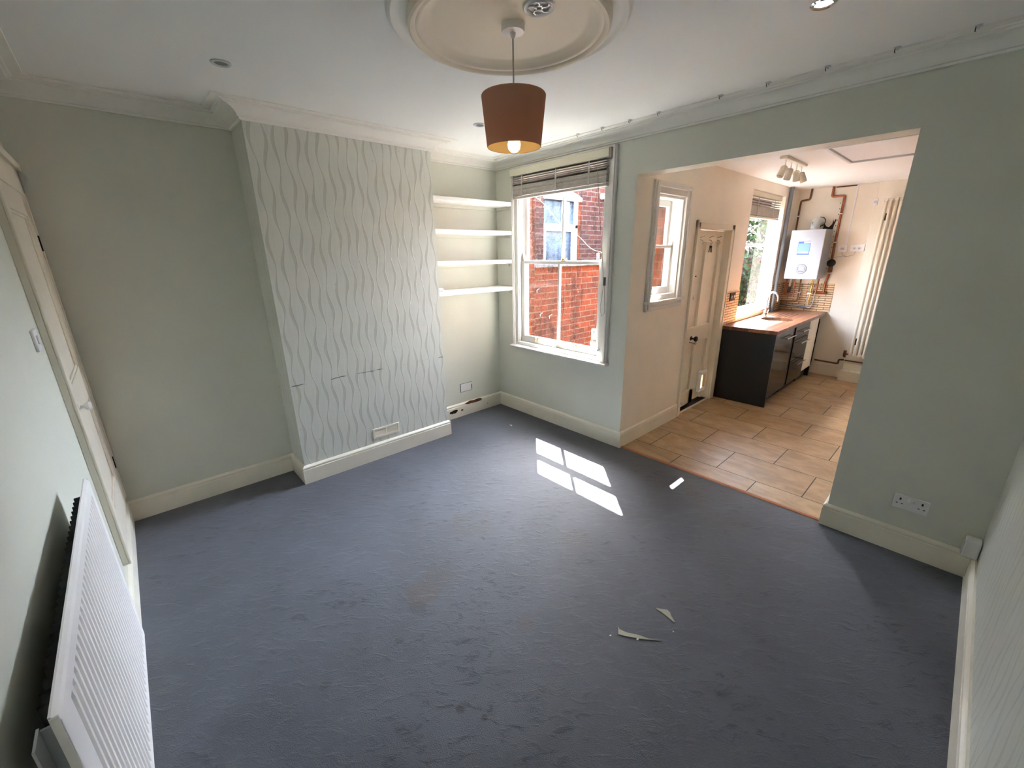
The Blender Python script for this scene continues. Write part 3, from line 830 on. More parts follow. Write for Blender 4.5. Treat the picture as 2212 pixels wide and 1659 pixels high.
# ------------------------------------------------------------------ alcove shelves and small wall things
for i, (z, lab) in enumerate(((2.166, 'topmost white alcove shelf beside the tall window'), (1.897, 'second white alcove shelf from the top'),
                              (1.622, 'third white alcove shelf from the top'), (1.352, 'lowest white alcove shelf above the blank plate'))):
    t = thing('alcove_shelf', lab, 'shelf', (0, -.5, z), 'white shelves in the alcove')
    h = .018
    poly = [(0.001, -CY1 + .001), (.272, -CY1 + .001)]
    for k in range(7):
        a = k / 6 * math.pi / 2
        poly.append((.272 - .03 * (1 - math.cos(a)), -.052 + .03 * math.sin(a)))
    poly += [(.235, -.022), (.235, -.001), (0.001, -.001)]
    mb = MB(); mb.prism(poly, 'z', z - h, z + h); mb.build('shelf_board', M['white'], t, .009, 4)
    mb = MB(); mb.box(0.001, .022, -CY1 + .02, -.001, z - h - .028, z - h); mb.box(.022, .20, -.022, -.001, z - h - .028, z - h); mb.build('shelf_batten', M['wall'], t, .002)
sb = thing('small_box', 'small white box with grey stripes on the lowest shelf against the chimney side', 'box', (.245, -.915, 1.370))
mb = MB(); mb.box(.222, .268, -.955, -.885, 1.370, 1.406); mb.build('box_body', M['paperwhite'], sb, .002)
mb = MB(); mb.box(.2675, .2688, -.953, -.887, 1.379, 1.383); mb.box(.2675, .2688, -.953, -.887, 1.391, 1.395); mb.build('box_stripe', M['grey_plastic'], sb)

bp_ = thing('blank_plate', 'blank grey white socket plate low on the alcove wall', 'blank plate', (0, -.497, .315))
mb = MB(); mb.box(0, .008, -.571, -.423, .270, .357); mb.build('plate', M['plastic'], bp_, .003)
mb = MB(); mb.box(0, .0095, -.430, -.421, .282, .335); mb.box(0, .003, -.575, -.419, .266, .361); mb.build('plate_edge', M['darkgrey'], bp_)
gv = thing('air_vent', 'small cream louvred air vent low on the papered chimney breast', 'vent', (CD, -1.60, .235))
mb = MB(); mb.frame(-1.722, -1.475, .190, .280, CD, CD + .008, .018, .018, .018, .018)
mb.v = [(b, a, c) for a, b, c in mb.v]
mb.box(CD, CD + .007, -1.605, -1.592, .20, .27); mb.build('vent_frame', M['skirt'], gv, .002)
mb = MB()
for k in range(6): mb.prism([(CD + .001, .210 + k * .009), (CD + .006, .207 + k * .009), (CD + .0065, .210 + k * .009), (CD + .0015, .214 + k * .009)], 'y', -1.704, -1.493)
mb.build('vent_louvres', M['skirt'], gv)
mb = MB(); mb.box(CD, CD + .0008, -1.706, -1.491, .206, .264); mb.build('vent_backing', M['rotwood'], gv)
so = thing('double_socket', 'white double wall socket by the right side of the kitchen opening', 'socket', (3.555, 0, .315))
mb = MB(); mb.box(3.482, 3.628, -.010, 0, .271, .357); mb.build('socket_plate', M['plastic'], so, .003)
for s in (-1, 1):
    mb = MB(); cx = 3.555 + s * .046
    mb.box(cx - .004, cx + .004, -.0106, -.009, .326, .340); mb.box(cx - .015, cx - .007, -.0106, -.009, .302, .307); mb.box(cx + .007, cx + .015, -.0106, -.009, .302, .307)
    tag(mb.build('socket_holes', M['black'], so), 'three dark pin holes')
    mb = MB(); cx = 3.555 + s * .011; mb.box(cx - .007, cx + .007, -.0135, -.010, .325, .345); mb.build('rocker_switch', M['upvc'], so, .0015)
jb = thing('junction_box', 'small square white box on the skirting in the right hand corner', 'junction box', (3.815, -.055, .145))
mb = MB(); mb.box(3.788, 3.846, -.085, -.024, .150, .255); mb.build('box_body', M['plastic'], jb, .009, 3)
mb = MB(); mb.box(3.784, 3.79, -.078, -.032, .162, .238); mb.build('box_cover', M['grey_plastic'], jb, .004)
mb = MB(); mb.tube([(3.826, -.055, .15), (3.826, -.058, .03)], .004, 8); mb.build('box_cable', M['skirt'], jb)

# ------------------------------------------------------------------ radiator on the left wall
RX0, RX1, RZ0, RZ1, RY = 1.63, 2.675, .285, .99, -3.262
rad = thing('radiator', 'white ribbed panel radiator on the left wall', 'radiator', (2.15, -L, RZ0))
cols = [RX0, RX0 + .030]
k = RX0 + .045
prof = [(RX0, 0), (RX0 + .03, 0)]
while k + .033 < RX1 - .035:
    prof += [(k, 0), (k + .006, -.007), (k + .016, -.007), (k + .022, 0)]
    k += .0333
prof += [(RX1 - .03, 0), (RX1, 0)]
rows = [(RZ0, -.009, 0), (RZ0 + .008, -.0015, 0), (RZ0 + .014, 0, 0), (RZ0 + .045, 0, 0), (RZ0 + .065, 0, 1), (RZ1 - .065, 0, 1), (RZ1 - .045, 0, 0), (RZ1 - .014, 0, 0), (RZ1 - .006, -.003, 0), (RZ1, -.011, 0)]
V, F = [], []
for z, dy, kk in rows:
    for x, d in prof: V.append((x, RY + dy + d * kk, z))
n = len(prof)
for j in range(len(rows) - 1):
    for i in range(n - 1): F.append((j * n + i, j * n + i + 1, (j + 1) * n + i + 1, (j + 1) * n + i))
mb = MB(); mb.add(V, F, 0, False); mb.box(RX0, RX1, RY - .013, RY - .0095, RZ0, RZ1)
mb.box(RX0 - .003, RX0 + .002, RY - .012, RY - .001, RZ0 + .004, RZ1 - .004); mb.box(RX1 - .002, RX1 + .003, RY - .012, RY - .001, RZ0 + .004, RZ1 - .004)
mb.build('front_panel', M['white'], rad)
mb = MB(); x = RX0 + .06
V, F = [], []
i = 0
while x < RX1 - .06:
    mb.add([(x, RY - .013, RZ0 + .05), (x + .004, RY - .040, RZ0 + .05), (x + .010, RY - .040, RZ0 + .05), (x + .014, RY - .013, RZ0 + .05),
            (x, RY - .013, RZ1 - .035), (x + .004, RY - .040, RZ1 - .035), (x + .010, RY - .040, RZ1 - .035), (x + .014, RY - .013, RZ1 - .035)],
           [(0, 1, 5, 4), (1, 2, 6, 5), (2, 3, 7, 6)])
    x += .0333
mb.build('convector_fins', M['fins'], rad)
mb = MB(); mb.box(RX1 - .055, RX1 - .050, RY - .040, RY - .012, RZ0 + .05, RZ1 - .06); mb.box(RX1 - .055, RX1 - .004, RY - .044, RY - .040, RZ0 + .05, RZ1 - .055); mb.build('end_plate', M['grey_plastic'], rad)
for x in (RX0 + .18, RX1 - .18):
    mb = MB(); mb.box(x - .015, x + .015, -L + .001, RY - .041, RZ0 + .08, RZ1 - .20); mb.build('wall_bracket', M['white'], rad)
# ------------------------------------------------------------------ litter on the carpet
fl = MB(); fl.prism([(2.806, -1.413), (2.822, -1.404), (2.850, -1.383), (2.868, -1.388), (2.880, -1.402), (2.912, -1.424), (2.903, -1.427), (2.868, -1.420), (2.838, -1.416), (2.815, -1.417)], 'z', .002, .006)
tag(fl.build('paint_flake', M['flake']), 'curved pale flake lying alone on the dark carpet near the right', 'debris', 'pale flakes on the carpet')
fl = MB(); fl.prism([(2.740, -1.640), (2.752, -1.650), (2.785, -1.640), (2.83, -1.612), (2.87, -1.596), (2.915, -1.562), (2.868, -1.606), (2.83, -1.634), (2.79, -1.662), (2.764, -1.676), (2.757, -1.668)], 'z', .002, .005)
tag(fl.build('paint_flake', M['flake']), 'long thin pale flake with a forked end on the dark carpet', 'debris', 'pale flakes on the carpet')
for x, y, a, b, lab in ((2.742, -1.708, .003, .006, 'tiny white crumb left of the forked pale flake'), (2.838, -1.633, .004, .006, 'tiny white crumb under the forked pale flake'),
                        (2.930, -1.476, .003, .003, 'tiny white crumb below the curved pale flake'), (.589, -.373, .016, .006, 'small white scrap on the carpet near the alcove corner')):
    s = MB(); s.prism([(x - a, y - b), (x + a, y - b * .6), (x + a * .8, y + b), (x - a * .7, y + b * .8)], 'z', .001, .004)
    tag(s.build('white_scrap', M['paperwhite']), lab, 'debris', 'white scraps on the carpet')
# ------------------------------------------------------------------ door 2: kitchen side door with cat flap
XD = X1 - .055            # face of the leaf


def xd(u, d, z): return (XD + d, u, z)


d2 = thing('door_2', 'cream panelled kitchen side door with cat flap and black knob', 'door', (XD, 1.5, 0), kind='structure')
mb = MB(xs); mb.box(1.055, 1.125, -.018, 0, 0, 1.975); mb.box(1.055, 1.075, -.026, -.018, 0, 1.975); mb.box(1.88, 1.955, -.018, 0, 0, 1.975); mb.box(1.935, 1.955, -.026, -.018, 0, 1.975)
mb.box(1.055, 1.955, -.018, 0, 1.905, 1.975); mb.box(1.055, 1.955, -.026, -.018, 1.955, 1.98); mb.build('architrave', M['doorpaint'], d2, .003)
mb = MB(xs); mb.frame(1.106, 1.899, 0, 1.924, 0, .13, .022, .022, 0.001, .022); mb.box(1.128, 1.15, .10, .13, 0, 1.90); mb.box(1.86, 1.88, .10, .13, 0, 1.90); mb.build('door_lining', M['doorpaint'], d2, .002)
mb = MB(xs); mb.box(1.106, 1.899, .082, .24, -.02, .055); mb.box(1.128, 1.880, .030, .082, -.02, .004); tag(mb.build('door_shade_strip', M['darkgrey'], d2), 'dark strip put in for the shadow under the door')  # added: back block stops light under the leaf, front strip stands for shadow
DU0, DU1, DZ0, DZ1 = 1.132, 1.874, .03, 1.893
FL = (1.726, 1.848, .155, .315)
mb = MB(xd)
mb.box(DU0, DU1, -.035, -.026, .85, DZ1); mb.box(DU0, FL[0], -.035, -.026, DZ0, .85); mb.box(FL[1], DU1, -.035, -.026, DZ0, .85); mb.box(FL[0], FL[1], -.035, -.026, FL[3], .85); mb.box(FL[0], FL[1], -.035, -.026, DZ0, FL[2])
st = (1.235, 1.455, 1.555, 1.775)
for u0, u1 in ((DU0, st[0]), (st[3], DU1)): mb.box(u0, u1, -.026, 0, DZ0, DZ1)
mb.box(st[1], st[2], -.026, 0, .92, 1.79); mb.box(st[1], st[2], -.026, 0, DZ0, .78)
for z0, z1 in ((.745, .92), (1.79, DZ1)): mb.box(st[0], st[3], -.026, 0, z0, z1)
mb.box(st[0], st[2], -.026, 0, DZ0, .20)
mb.build('door_leaf', M['doorpaint'], d2, .004)
cf = MB(xd); cf.frame(1.690, 1.872, .108, .360, -.026, .012, .034, .026, .048, .046); cfo = cf.build('cat_flap', M['upvc'], d2, .010, 3)
mb = MB(xd); mb.box(FL[0] + .003, FL[1] - .003, .001, .004, FL[2] + .002, FL[3] - .002); tag(mb.build('flap', M['flap'], cfo), 'bright translucent flap')
mb = MB(xd); mb.box(1.16, 1.305, 0, .020, .748, .852); mb.build('rim_lock', M['doorpaint'], d2, .003)
mb = MB(xd); mb.lathe([(.024, .02), (.024, .024), (.010, .028), (.010, .050), (.024, .060), (.030, .072), (.026, .084), (0, .088)], (1.305, 0, .812), (0, 1, 0), 20); mb.build('door_knob', M['black'], d2)
mb = MB(xd); mb.tube([(1.27, .02, .775), (1.275, .075, .772)], .0035, 8); mb.lathe([(.008, -.002), (.012, -.002), (.012, .002), (.008, .002), (.008, -.002)], (1.276, .085, .772), (1, 0, 0), 14); mb.build('door_key', M['iron'], d2)
for z, mt in ((1.455, 'iron'), (.240, 'doorpaint'), (.092, 'doorpaint')):
    mb = MB(xd); mb.box(1.14, 1.25, 0, .004, z - .016, z + .016); mb.cyl((1.12, .012, z), (1.25, .012, z), .007, n=10); mb.box(1.16, 1.175, 0, .02, z - .014, z + .014); mb.box(1.215, 1.23, 0, .02, z - .014, z + .014)
    mb.tube([(1.238, .012, z), (1.238, .032, z)], .005, 8); mb.build('bolt', M[mt], d2)
mb = MB(xd); mb.box(1.15, 1.24, 0, .006, 1.215, 1.245); mb.cyl((1.22, 0, 1.24), (1.22, .035, 1.24), .016, n=14); ch = mb.build('chain_plate', M['steel'], d2, .001)
mb = MB(xd)
for k in range(10):
    z = 1.215 - k * .019
    mb.lathe([(.0062, -.0014), (.0088, -.0014), (.0088, .0014), (.0062, .0014), (.0062, -.0014)], (1.152, .012, z), (1, 0, 0) if k % 2 else (0, 1, 0), 10)
mb.build('door_chain', M['iron'], d2)
for u in (1.30, 1.505, 1.70):
    mb = MB(xd); mb.tube([(u, 0, 1.805), (u, .02, 1.80), (u, .034, 1.785), (u, .036, 1.77), (u, .024, 1.765)], .0035, 8); mb.tube([(u, 0, 1.825), (u, .022, 1.835), (u, .04, 1.838)], .0035, 8); mb.sphere((u, .04, 1.838), .006, 8); mb.build('coat_hook', M['steel'], d2)
ky = thing('key_bunch', 'bunch of dark keys hanging from the middle hook of the kitchen door', 'keys', (XD + .02, 1.505, 1.76))
mb = MB(xd); mb.lathe([(.010, -.0012), (.0125, -.0012), (.0125, .0012), (.010, .0012), (.010, -.0012)], (1.505, .024, 1.760), (0, 1, 0), 14); mb.build('key_ring', M['steel'], ky)
for k, (du, a) in enumerate(((-.014, -.25), (.0, .02), (.012, .3))):
    mb = MB(xd); u0, z0 = 1.505 + du * .4, 1.746
    mb.lathe([(0, -.0015), (.011, -.0015), (.011, .0015), (0, .0015)], (u0 + du * .4, .022 + .004 * k, z0 - .008), (0, 1, 0), 12)
    mb.tube([(u0 + du * .4, .022 + .004 * k, z0 - .016), (u0 + du * .4 + .05 * math.sin(a), .022 + .004 * k, z0 - .062)], .0035, 6); mb.build('key', M['iron'], ky)
for z in (.25, 1.55):
    mb = MB(xd); mb.cyl((1.877, .006, z - .045), (1.877, .006, z + .045), .007, n=10); mb.build('door_hinge', M['doorpaint'], d2)

# ------------------------------------------------------------------ kitchen units, worktop, sink, tap
CFX = 2.205
u1 = thing('base_cabinet', 'black kitchen base cabinet with plain side panel nearest the door', 'cabinet', (1.92, 2.3, 0))
mb = MB(); mb.box(1.648, CFX + .004, 2.005, 2.027, 0, .83); tag(mb.build('end_panel', M['satin_black'], u1, .002), 'satin black end panel')
mb = MB(); mb.box(1.66, CFX - .02, 2.028, 2.66, .10, .83); mb.box(1.66, CFX - .06, 2.028, 2.66, .002, .10); mb.build('carcass', M['satin_black'], u1)
mb = MB(); mb.box(CFX - .019, CFX, 2.034, 2.650, .105, .822); do = mb.build('cabinet_door', M['gloss_black'], u1, .002)


def bar_handle(y0, y1, z, par):
    h = MB(); h.tube([(CFX + .032, y0, z), (CFX + .032, y1, z)], .006, 10)
    for y in (y0 + .03, y1 - .03): h.tube([(CFX, y, z), (CFX + .032, y, z)], .004, 8)
    h.build('handle', M['chrome'], par)


bar_handle(2.32, 2.645, .742, do)
u2 = thing('drawer_cabinet', 'gloss black three drawer kitchen cabinet with bar handles', 'cabinet', (1.92, 3.05, 0))
mb = MB(); mb.box(1.66, CFX - .02, 2.70, 2.716, .10, .83); mb.box(1.66, CFX - .02, 3.344, 3.36, .10, .83); mb.box(1.66, CFX - .02, 2.716, 3.344, .10, .118); mb.box(1.66, 1.67, 2.716, 3.344, .118, .83); mb.box(CFX - .036, CFX - .02, 2.716, 3.344, .118, .83); mb.box(1.66, CFX - .06, 2.70, 3.36, .002, .10); mb.box(CFX - .03, CFX - .012, 2.662, 2.745, .10, .83); mb.build('carcass', M['satin_black'], u2)
for z0, z1, zh in ((.655, .822, .742), (.395, .648, .598), (.105, .388, .328)):
    mb = MB(); mb.box(CFX - .019, CFX, 2.750, 3.355, z0, z1); dr = mb.build('drawer_front', M['gloss_black'], u2, .002)
    bar_handle(2.95, 3.32, zh, dr)
u3 = thing('filler_unit', 'plain cream fronted unit under the worktop past the drawers', 'cabinet', (1.92, 3.57, 0))
mb = MB(); mb.box(1.66, CFX - .02, 3.366, 3.768, .15, .83); mb.build('carcass', M['cream'], u3, .002)
mb = MB(); mb.box(1.68, CFX - .05, 3.366, 3.768, .002, .15); tag(mb.build('plinth', M['satin_black'], u3), 'black plinth')
mb = MB(); mb.box(CFX - .019, CFX, 3.366, 3.768, .155, .822); mb.build('front_panel', M['cream'], u3, .002)
u4 = thing('end_support', 'narrow black panel frame carrying the worktop end by the back wall', 'support panel', (1.92, 3.9, 0))
mb = MB(); mb.box(1.70, CFX - .01, 3.80, 3.83, 0, .83); mb.build('panel', M['satin_black'], u4, .002)
mb = MB(); mb.frame(3.85, 3.99, .12, .78, 0, .02, .016, .016, .03, .03); mb.box(3.86, 3.98, 0, .02, .40, .42); mb.v = [(CFX - .03 - b, a, c) for a, b, c in mb.v]; mb.build('end_frame', M['black'], u4)

SKX, SKY, SKR = 1.945, 2.90, .175
wt = thing('worktop', 'dark block wood kitchen worktop with drainer grooves', 'worktop', (1.93, 3.0, .87))
mb = MB()
WX0, WX1, WY0, WY1 = X1 + .001, 2.222, 1.985, KB - .001
n = 48
circ = [(SKX + SKR * math.cos(2 * math.pi * i / n), SKY + SKR * math.sin(2 * math.pi * i / n)) for i in range(n)]


def edge_pt(i):
    a = 2 * math.pi * i / n; c, s = math.cos(a), math.sin(a)
    t = min((WX1 - SKX) / c if c > 1e-9 else 9e9, (WX0 - SKX) / c if c < -1e-9 else 9e9, .40 / s if s > 1e-9 else 9e9, -.40 / s if s < -1e-9 else 9e9)
    return (SKX + t * c, SKY + t * s)


ed = [edge_pt(i) for i in range(n)]
Y0, Y1 = SKY - .40, SKY + .40
for z, fl_ in ((.87, 0), (.832, 1)):
    v = [(a, b, z) for a, b in circ] + [(a, b, z) for a, b in ed]
    mb.add(v, [(i, (i + 1) % n, n + (i + 1) % n, n + i) for i in range(n)])
    # square off the four corners of the ring
    for cx, cy in ((WX0, Y0), (WX1, Y0), (WX1, Y1), (WX0, Y1)):
        near = sorted(range(n), key=lambda i: (ed[i][0] - cx) ** 2 + (ed[i][1] - cy) ** 2)[:2]
        mb.add([(cx, cy, z), (*ed[near[0]], z), (*ed[near[1]], z)], [(0, 1, 2)])
mb.add([(a, b, .87) for a, b in circ] + [(a, b, .832) for a, b in circ], [(i, (i + 1) % n, n + (i + 1) % n, n + i) for i in range(n)])
mb.add([(WX1, Y0, .832), (WX1, Y1, .832), (WX1, Y1, .87), (WX1, Y0, .87)], [(0, 1, 2, 3)])
mb.box(WX0, WX1, WY0, Y0, .832, .87); mb.box(WX0, WX1, Y1, WY1, .832, .87)
mb.build('worktop_board', M['worktop'], wt)
mb = MB()
for k in range(6): mb.box(1.74 + k * .052, 1.748 + k * .052, 3.14, 3.56, .8702, .8708)
tag(mb.build('drainer_grooves', M['rotwood'], wt), 'dark drainer grooves')
sk = thing('sink_bowl', 'round steel sink bowl set into the kitchen worktop', 'sink', (SKX, SKY, .72))
mb = MB(); mb.lathe([(SKR + .002, .832), (SKR - .001, .831), (SKR - .004, .80), (SKR - .012, .74), (SKR - .04, .72), (.05, .712), (0, .712)], (SKX, SKY, 0), n=48); mb.build('bowl', M['steel'], sk)
mb = MB(); mb.lathe([(.038, .7135), (.03, .7145), (0, .7135)], (SKX, SKY, 0), n=20); mb.build('drain', M['chrome'], sk)
tp = thing('kitchen_tap', 'chrome swan neck mixer tap behind the round sink', 'tap', (1.765, 3.03, .87))
mb = MB(); mb.lathe([(.030, .87), (.030, .878), (.020, .884), (.017, .90), (.017, .925), (.014, .93)], (1.765, 3.03, 0), n=20)
pts = [(1.765, 3.03, .925), (1.766, 3.03, 1.08)]
for k in range(1, 11):
    a = math.pi - k / 10 * math.pi * 1.02
    pts.append((1.824 + .058 * math.cos(a), 3.03, 1.10 + .085 * math.sin(a)))
pts.append((1.881, 3.03, 1.075))
mb.tube(pts, .0105, 12); mb.build('spout', M['chrome'], tp)
mb = MB(); mb.tube([(1.765, 2.965, .91), (1.765, 3.095, .91)], .012, 12); mb.build('valve_body', M['chrome'], tp)
for s in (-1, 1):
    mb = MB(); y = 3.03 + s * .075; mb.cyl((1.765, y - s * .012, .91), (1.765, y + s * .006, .91), .016, n=14); mb.cyl((1.765, y, .91), (1.775, y + s * .01, .955), .006, n=10); mb.build('tap_handle', M['chrome'], tp)

# splashback tiles
mb = MB(); mb.box(X1, X1 + .008, 1.957, 2.367, .87, 1.252); tag(mb.build('tile_splashback', M['splash_x']), 'strip mosaic tiles between the kitchen door and the sink window', 'wall tiles')
mb = MB(); mb.box(X1, X1 + .008, 3.507, KB, .87, 1.252); tag(mb.build('tile_splashback', M['splash_x']), 'strip mosaic tiles between the sink window and the corner pipe', 'wall tiles')
mb = MB(); mb.box(X1 + .008, 2.248, KB - .008, KB, .87, 1.252); tag(mb.build('tile_splashback', M['splash_y']), 'strip mosaic tiles on the back wall below the boiler', 'wall tiles')
ts = thing('metal_socket', 'dark metal double socket on the tiles beside the kitchen door', 'socket', (X1 + .008, 2.155, 1.185))
mb = MB(); mb.box(X1 + .008, X1 + .018, 2.082, 2.228, 1.140, 1.228); mb.build('socket_plate', M['iron'], ts, .002)
for y in (2.125, 2.19):
    mb = MB(); mb.box(X1 + .018, X1 + .021, y - .008, y + .008, 1.165, 1.200); mb.build('rocker_switch', M['upvc'], ts, .001)

# ------------------------------------------------------------------ boiler and pipes on the kitchen back wall
bo = thing('wall_boiler', 'white wall mounted boiler with a blue label above the worktop', 'boiler', (1.93, KB, 1.32))
BX0, BX1, BZ0, BZ1, BY = 1.742, 2.118, 1.322, 1.940, 3.62
mb = MB(); mb.box(BX0, BX1, BY, KB - .05, BZ0, BZ1); mb.build('casing', M['boiler'], bo, .006, 3)
mb = MB(); mb.box(BX0 + .05, BX1 - .05, KB - .05, KB - .001, BZ0 + .04, BZ1 - .04); mb.build('wall_bracket', M['grey_plastic'], bo)
lb = MB(); lb.box(1.842, 1.980, BY - .002, BY, 1.630, 1.796); lbo = tag(lb.build('label', M['bluelabel'], bo), 'blue label')
mb = MB(); mb.box(1.846, 1.976, BY - .0035, BY - .002, 1.672, 1.772); mb.build('label_picture', M['bluepale'], lbo)
mb = MB(); mb.box(1.905, 1.980, BY - .0035, BY - .002, 1.776, 1.792); mb.build('label_panel', M['upvc'], lbo)
mb = MB(); mb.box(1.850, 1.972, BY - .0035, BY - .002, 1.648, 1.668); mb.build('label_panel', M['upvc'], lbo)
mb = MB(); mb.box(1.897, 1.965, BY - .004, BY, 1.820, 1.830); mb.build('badge', M['upvc'], bo, .001)
mb = MB(); mb.lathe([(0, .007), (.058, .007), (.062, .003), (.062, 0)], (1.925, BY, 1.452), (0, -1, 0), 36); dl = mb.build('control_dial', M['dialgrey'], bo)
mb = MB(); mb.box(1.903, 1.950, BY - .009, BY - .007, 1.436, 1.472); mb.build('display', M['lcd'], dl)
mb = MB()
for x in (1.886, 1.966):
    for z in (1.443, 1.465): mb.lathe([(0, .010), (.0045, .010), (.005, .007)], (x, BY, z), (0, -1, 0), 10)
mb.box(1.895, 1.957, BY - .009, BY - .007, 1.418, 1.423); mb.build('buttons', M['darkgrey'], dl)
mb = MB(); fy = 3.82
mb.lathe([(.062, 1.94), (.062, 1.952), (.052, 1.956), (.052, 1.99)], (1.945, fy, 0), n=24)
pts = [(1.945, fy, 1.985)]
for k in range(1, 7):
    a = k / 6 * math.pi / 2
    pts.append((1.945, fy + .062 * (1 - math.cos(a)), 1.985 + .062 * math.sin(a)))
pts.append((1.945, KB + .005, 2.047))
mb.tube(pts, .052, 20); mb.sphere((1.915, fy - .045, 2.03), .013, 10); mb.build('flue_elbow', M['grey_plastic'], bo)
mb = MB(); mb.prism([(1.945 + q * math.cos(6.283 * k / 26), 2.047 + q * math.sin(6.283 * k / 26)) for k, q in enumerate([random.uniform(.058, .068) for _ in range(26)])], 'y', KB - .004, KB); mb.build('flue_seal', M['darkgrey'], bo)

# broken plaster behind the boiler
mb = MB(); mb.prism([(1.985, 1.945), (2.098, 1.945), (2.104, 2.0), (2.118, 2.05), (2.108, 2.075), (2.096, 2.03), (2.088, 2.068), (2.08, 2.01), (2.05, 1.972), (2.022, 1.984), (1.995, 2.02)], 'y', KB - .003, KB); tag(mb.build('wall_damage', M['iron']), 'dark hole in the plaster behind the flue elbow', 'wall damage')
mb = MB()
for k in range(13): mb.lathe([(.006, -.001), (.005, -.002), (0, -.002)], (2.125 + .004 * math.sin(k), KB, 2.26 - .068 * k), (0, 1, 0), 8)
tag(mb.build('screw_holes', M['dullcopper']), 'vertical line of rusty screw holes beside the right copper pipe', 'screw holes', kind='stuff')


def arc_path(pts, r=.02, seg=4):
    """round the corners of a polyline"""
    P = [Vector(p) for p in pts]; out = [P[0]]
    for i in range(1, len(P) - 1):
        a, b = (P[i - 1] - P[i]).normalized(), (P[i + 1] - P[i]).normalized()
        rr = min(r, (P[i - 1] - P[i]).length * .45, (P[i + 1] - P[i]).length * .45)
        s, e = P[i] + a * rr, P[i] + b * rr
        for k in range(seg + 1):
            t = k / seg; out.append((1 - t) ** 2 * s + 2 * t * (1 - t) * P[i] + t * t * e)
    out.append(P[-1]); return out


def pipe(name, label, pts, r, mt, clips=(), cat='pipe'):
    t = thing(name, label, cat, pts[0])
    mb = MB(); mb.tube(arc_path(pts), r, 12); mb.build('pipe_run', M[mt], t)
    for c in clips:
        mb = MB(); mb.box(c[0] - r * 1.5, c[0] + r * 1.5, c[1] - r * 1.2, KB - (.0085 if c[2] < 1.252 else 0), c[2] - .007, c[2] + .007); mb.build('pipe_clip', M['upvc'], t, .002)
    return t


PYK = KB - .026
pipe('copper_pipe', 'dark copper pipe from the ceiling to the left of the boiler', [(1.79, PYK, KH), (1.785, PYK, 2.335), (1.685, PYK, 2.325), (1.682, PYK, 1.85), (1.682, PYK, 1.26)], .0115, 'dullcopper', [(1.682, PYK, 2.13)])
pg = pipe('copper_pipe', 'copper pipe with a dog leg and a black dial to the right of the boiler', [(2.025, PYK, KH), (2.025, PYK, 2.345), (2.160, PYK, 2.345), (2.158, PYK, 1.80), (2.165, PYK, 1.36), (2.142, PYK, 1.27), (2.142, PYK, 1.128)], .0135, 'copper', [(2.159, PYK, 2.13), (2.16, PYK, 1.78), (2.163, PYK, 1.385)])
mb = MB(); mb.lathe([(0, .060), (.040, .060), (.048, .050), (.048, .022), (.030, .014)], (2.167, KB - .012, 1.52), (0, -1, 0), 28); tag(mb.build('valve_dial', M['black'], pg), 'round black dial')
mb = MB(); mb.box(2.145, 2.190, KB - .045, KB - .008, 1.40, 1.475); mb.build('valve_block', M['dullcopper'], pg, .004)
pipe('copper_pipe', 'short horizontal copper pipe at the bottom of the right hand pipe', [(2.03, PYK - .01, 1.128), (2.185, PYK - .01, 1.128)], .0115, 'copper')
pipe('copper_pipe', 'U shaped copper pipe below the left side of the boiler', [(1.70, 3.93, 1.322), (1.70, 3.93, 1.08), (1.805, 3.93, 1.08), (1.805, 3.93, 1.322)], .0105, 'copper')
pipe('copper_pipe', 'copper pipe dropping from the boiler and turning left along the tiles', [(1.868, 3.95, 1.322), (1.868, 3.95, 1.0), (1.66, 3.95, .99)], .010, 'dullcopper', [(1.868, 3.95, 1.12)])
pipe('copper_pipe', 'copper pipe under the boiler joining the filling valve on the right', [(2.075, 3.94, 1.322), (2.072, 3.935, 1.16), (2.064, 3.93, 1.115)], .0105, 'copper')
pipe('waste_pipe', 'pale grey horizontal waste pipe low across the back tiles', [(1.66, 3.96, .945), (2.0, 3.96, .93)], .014, 'greypipe')
pipe('waste_pipe', 'tall grey pipe in the kitchen corner beside the sink window', [(1.672, 3.582, .87), (1.672, 3.582, KH)], .024, 'greypipe')
ct = thing('condensate_trap', 'white tube with a black trap below the left of the boiler', 'pipe', (1.75, 3.93, 1.1))
mb = MB(); mb.cyl((1.752, 3.94, 1.322), (1.748, 3.94, 1.19), .013, n=12); mb.build('tube', M['grey_plastic'], ct)
mb = MB(); mb.cyl((1.748, 3.94, 1.20), (1.746, 3.94, 1.115), .017, .020, n=14); mb.build('trap', M['black'], ct)
fv = thing('filling_loop', 'brass filling valve with a braided hose loop under the boiler', 'valve', (2.0, 3.93, 1.1))
mb = MB(); mb.cyl((2.015, 3.94, 1.322), (2.005, 3.94, .96), .0105, n=12)
for z in (1.24, 1.12, 1.02): mb.cyl((2.008, 3.94, z - .016), (2.008, 3.94, z + .016), .018, n=8)
mb.tube([(2.008, 3.94, 1.12), (2.0, 3.90, 1.12)], .008, 8); mb.build('valve_body', M['brass'], fv)
mb = MB(); mb.tube(arc_path([(2.062, 3.93, 1.10), (2.068, 3.92, 1.02), (2.04, 3.92, .925), (1.995, 3.92, .93), (1.978, 3.92, 1.02), (1.995, 3.93, 1.10)], .05, 6), .006, 10); mb.build('braided_hose', M['steel'], fv)
mb = MB(); mb.box(1.985, 2.03, 3.894, 3.902, 1.112, 1.128); mb.build('lever', M['chrome'], fv, .001)
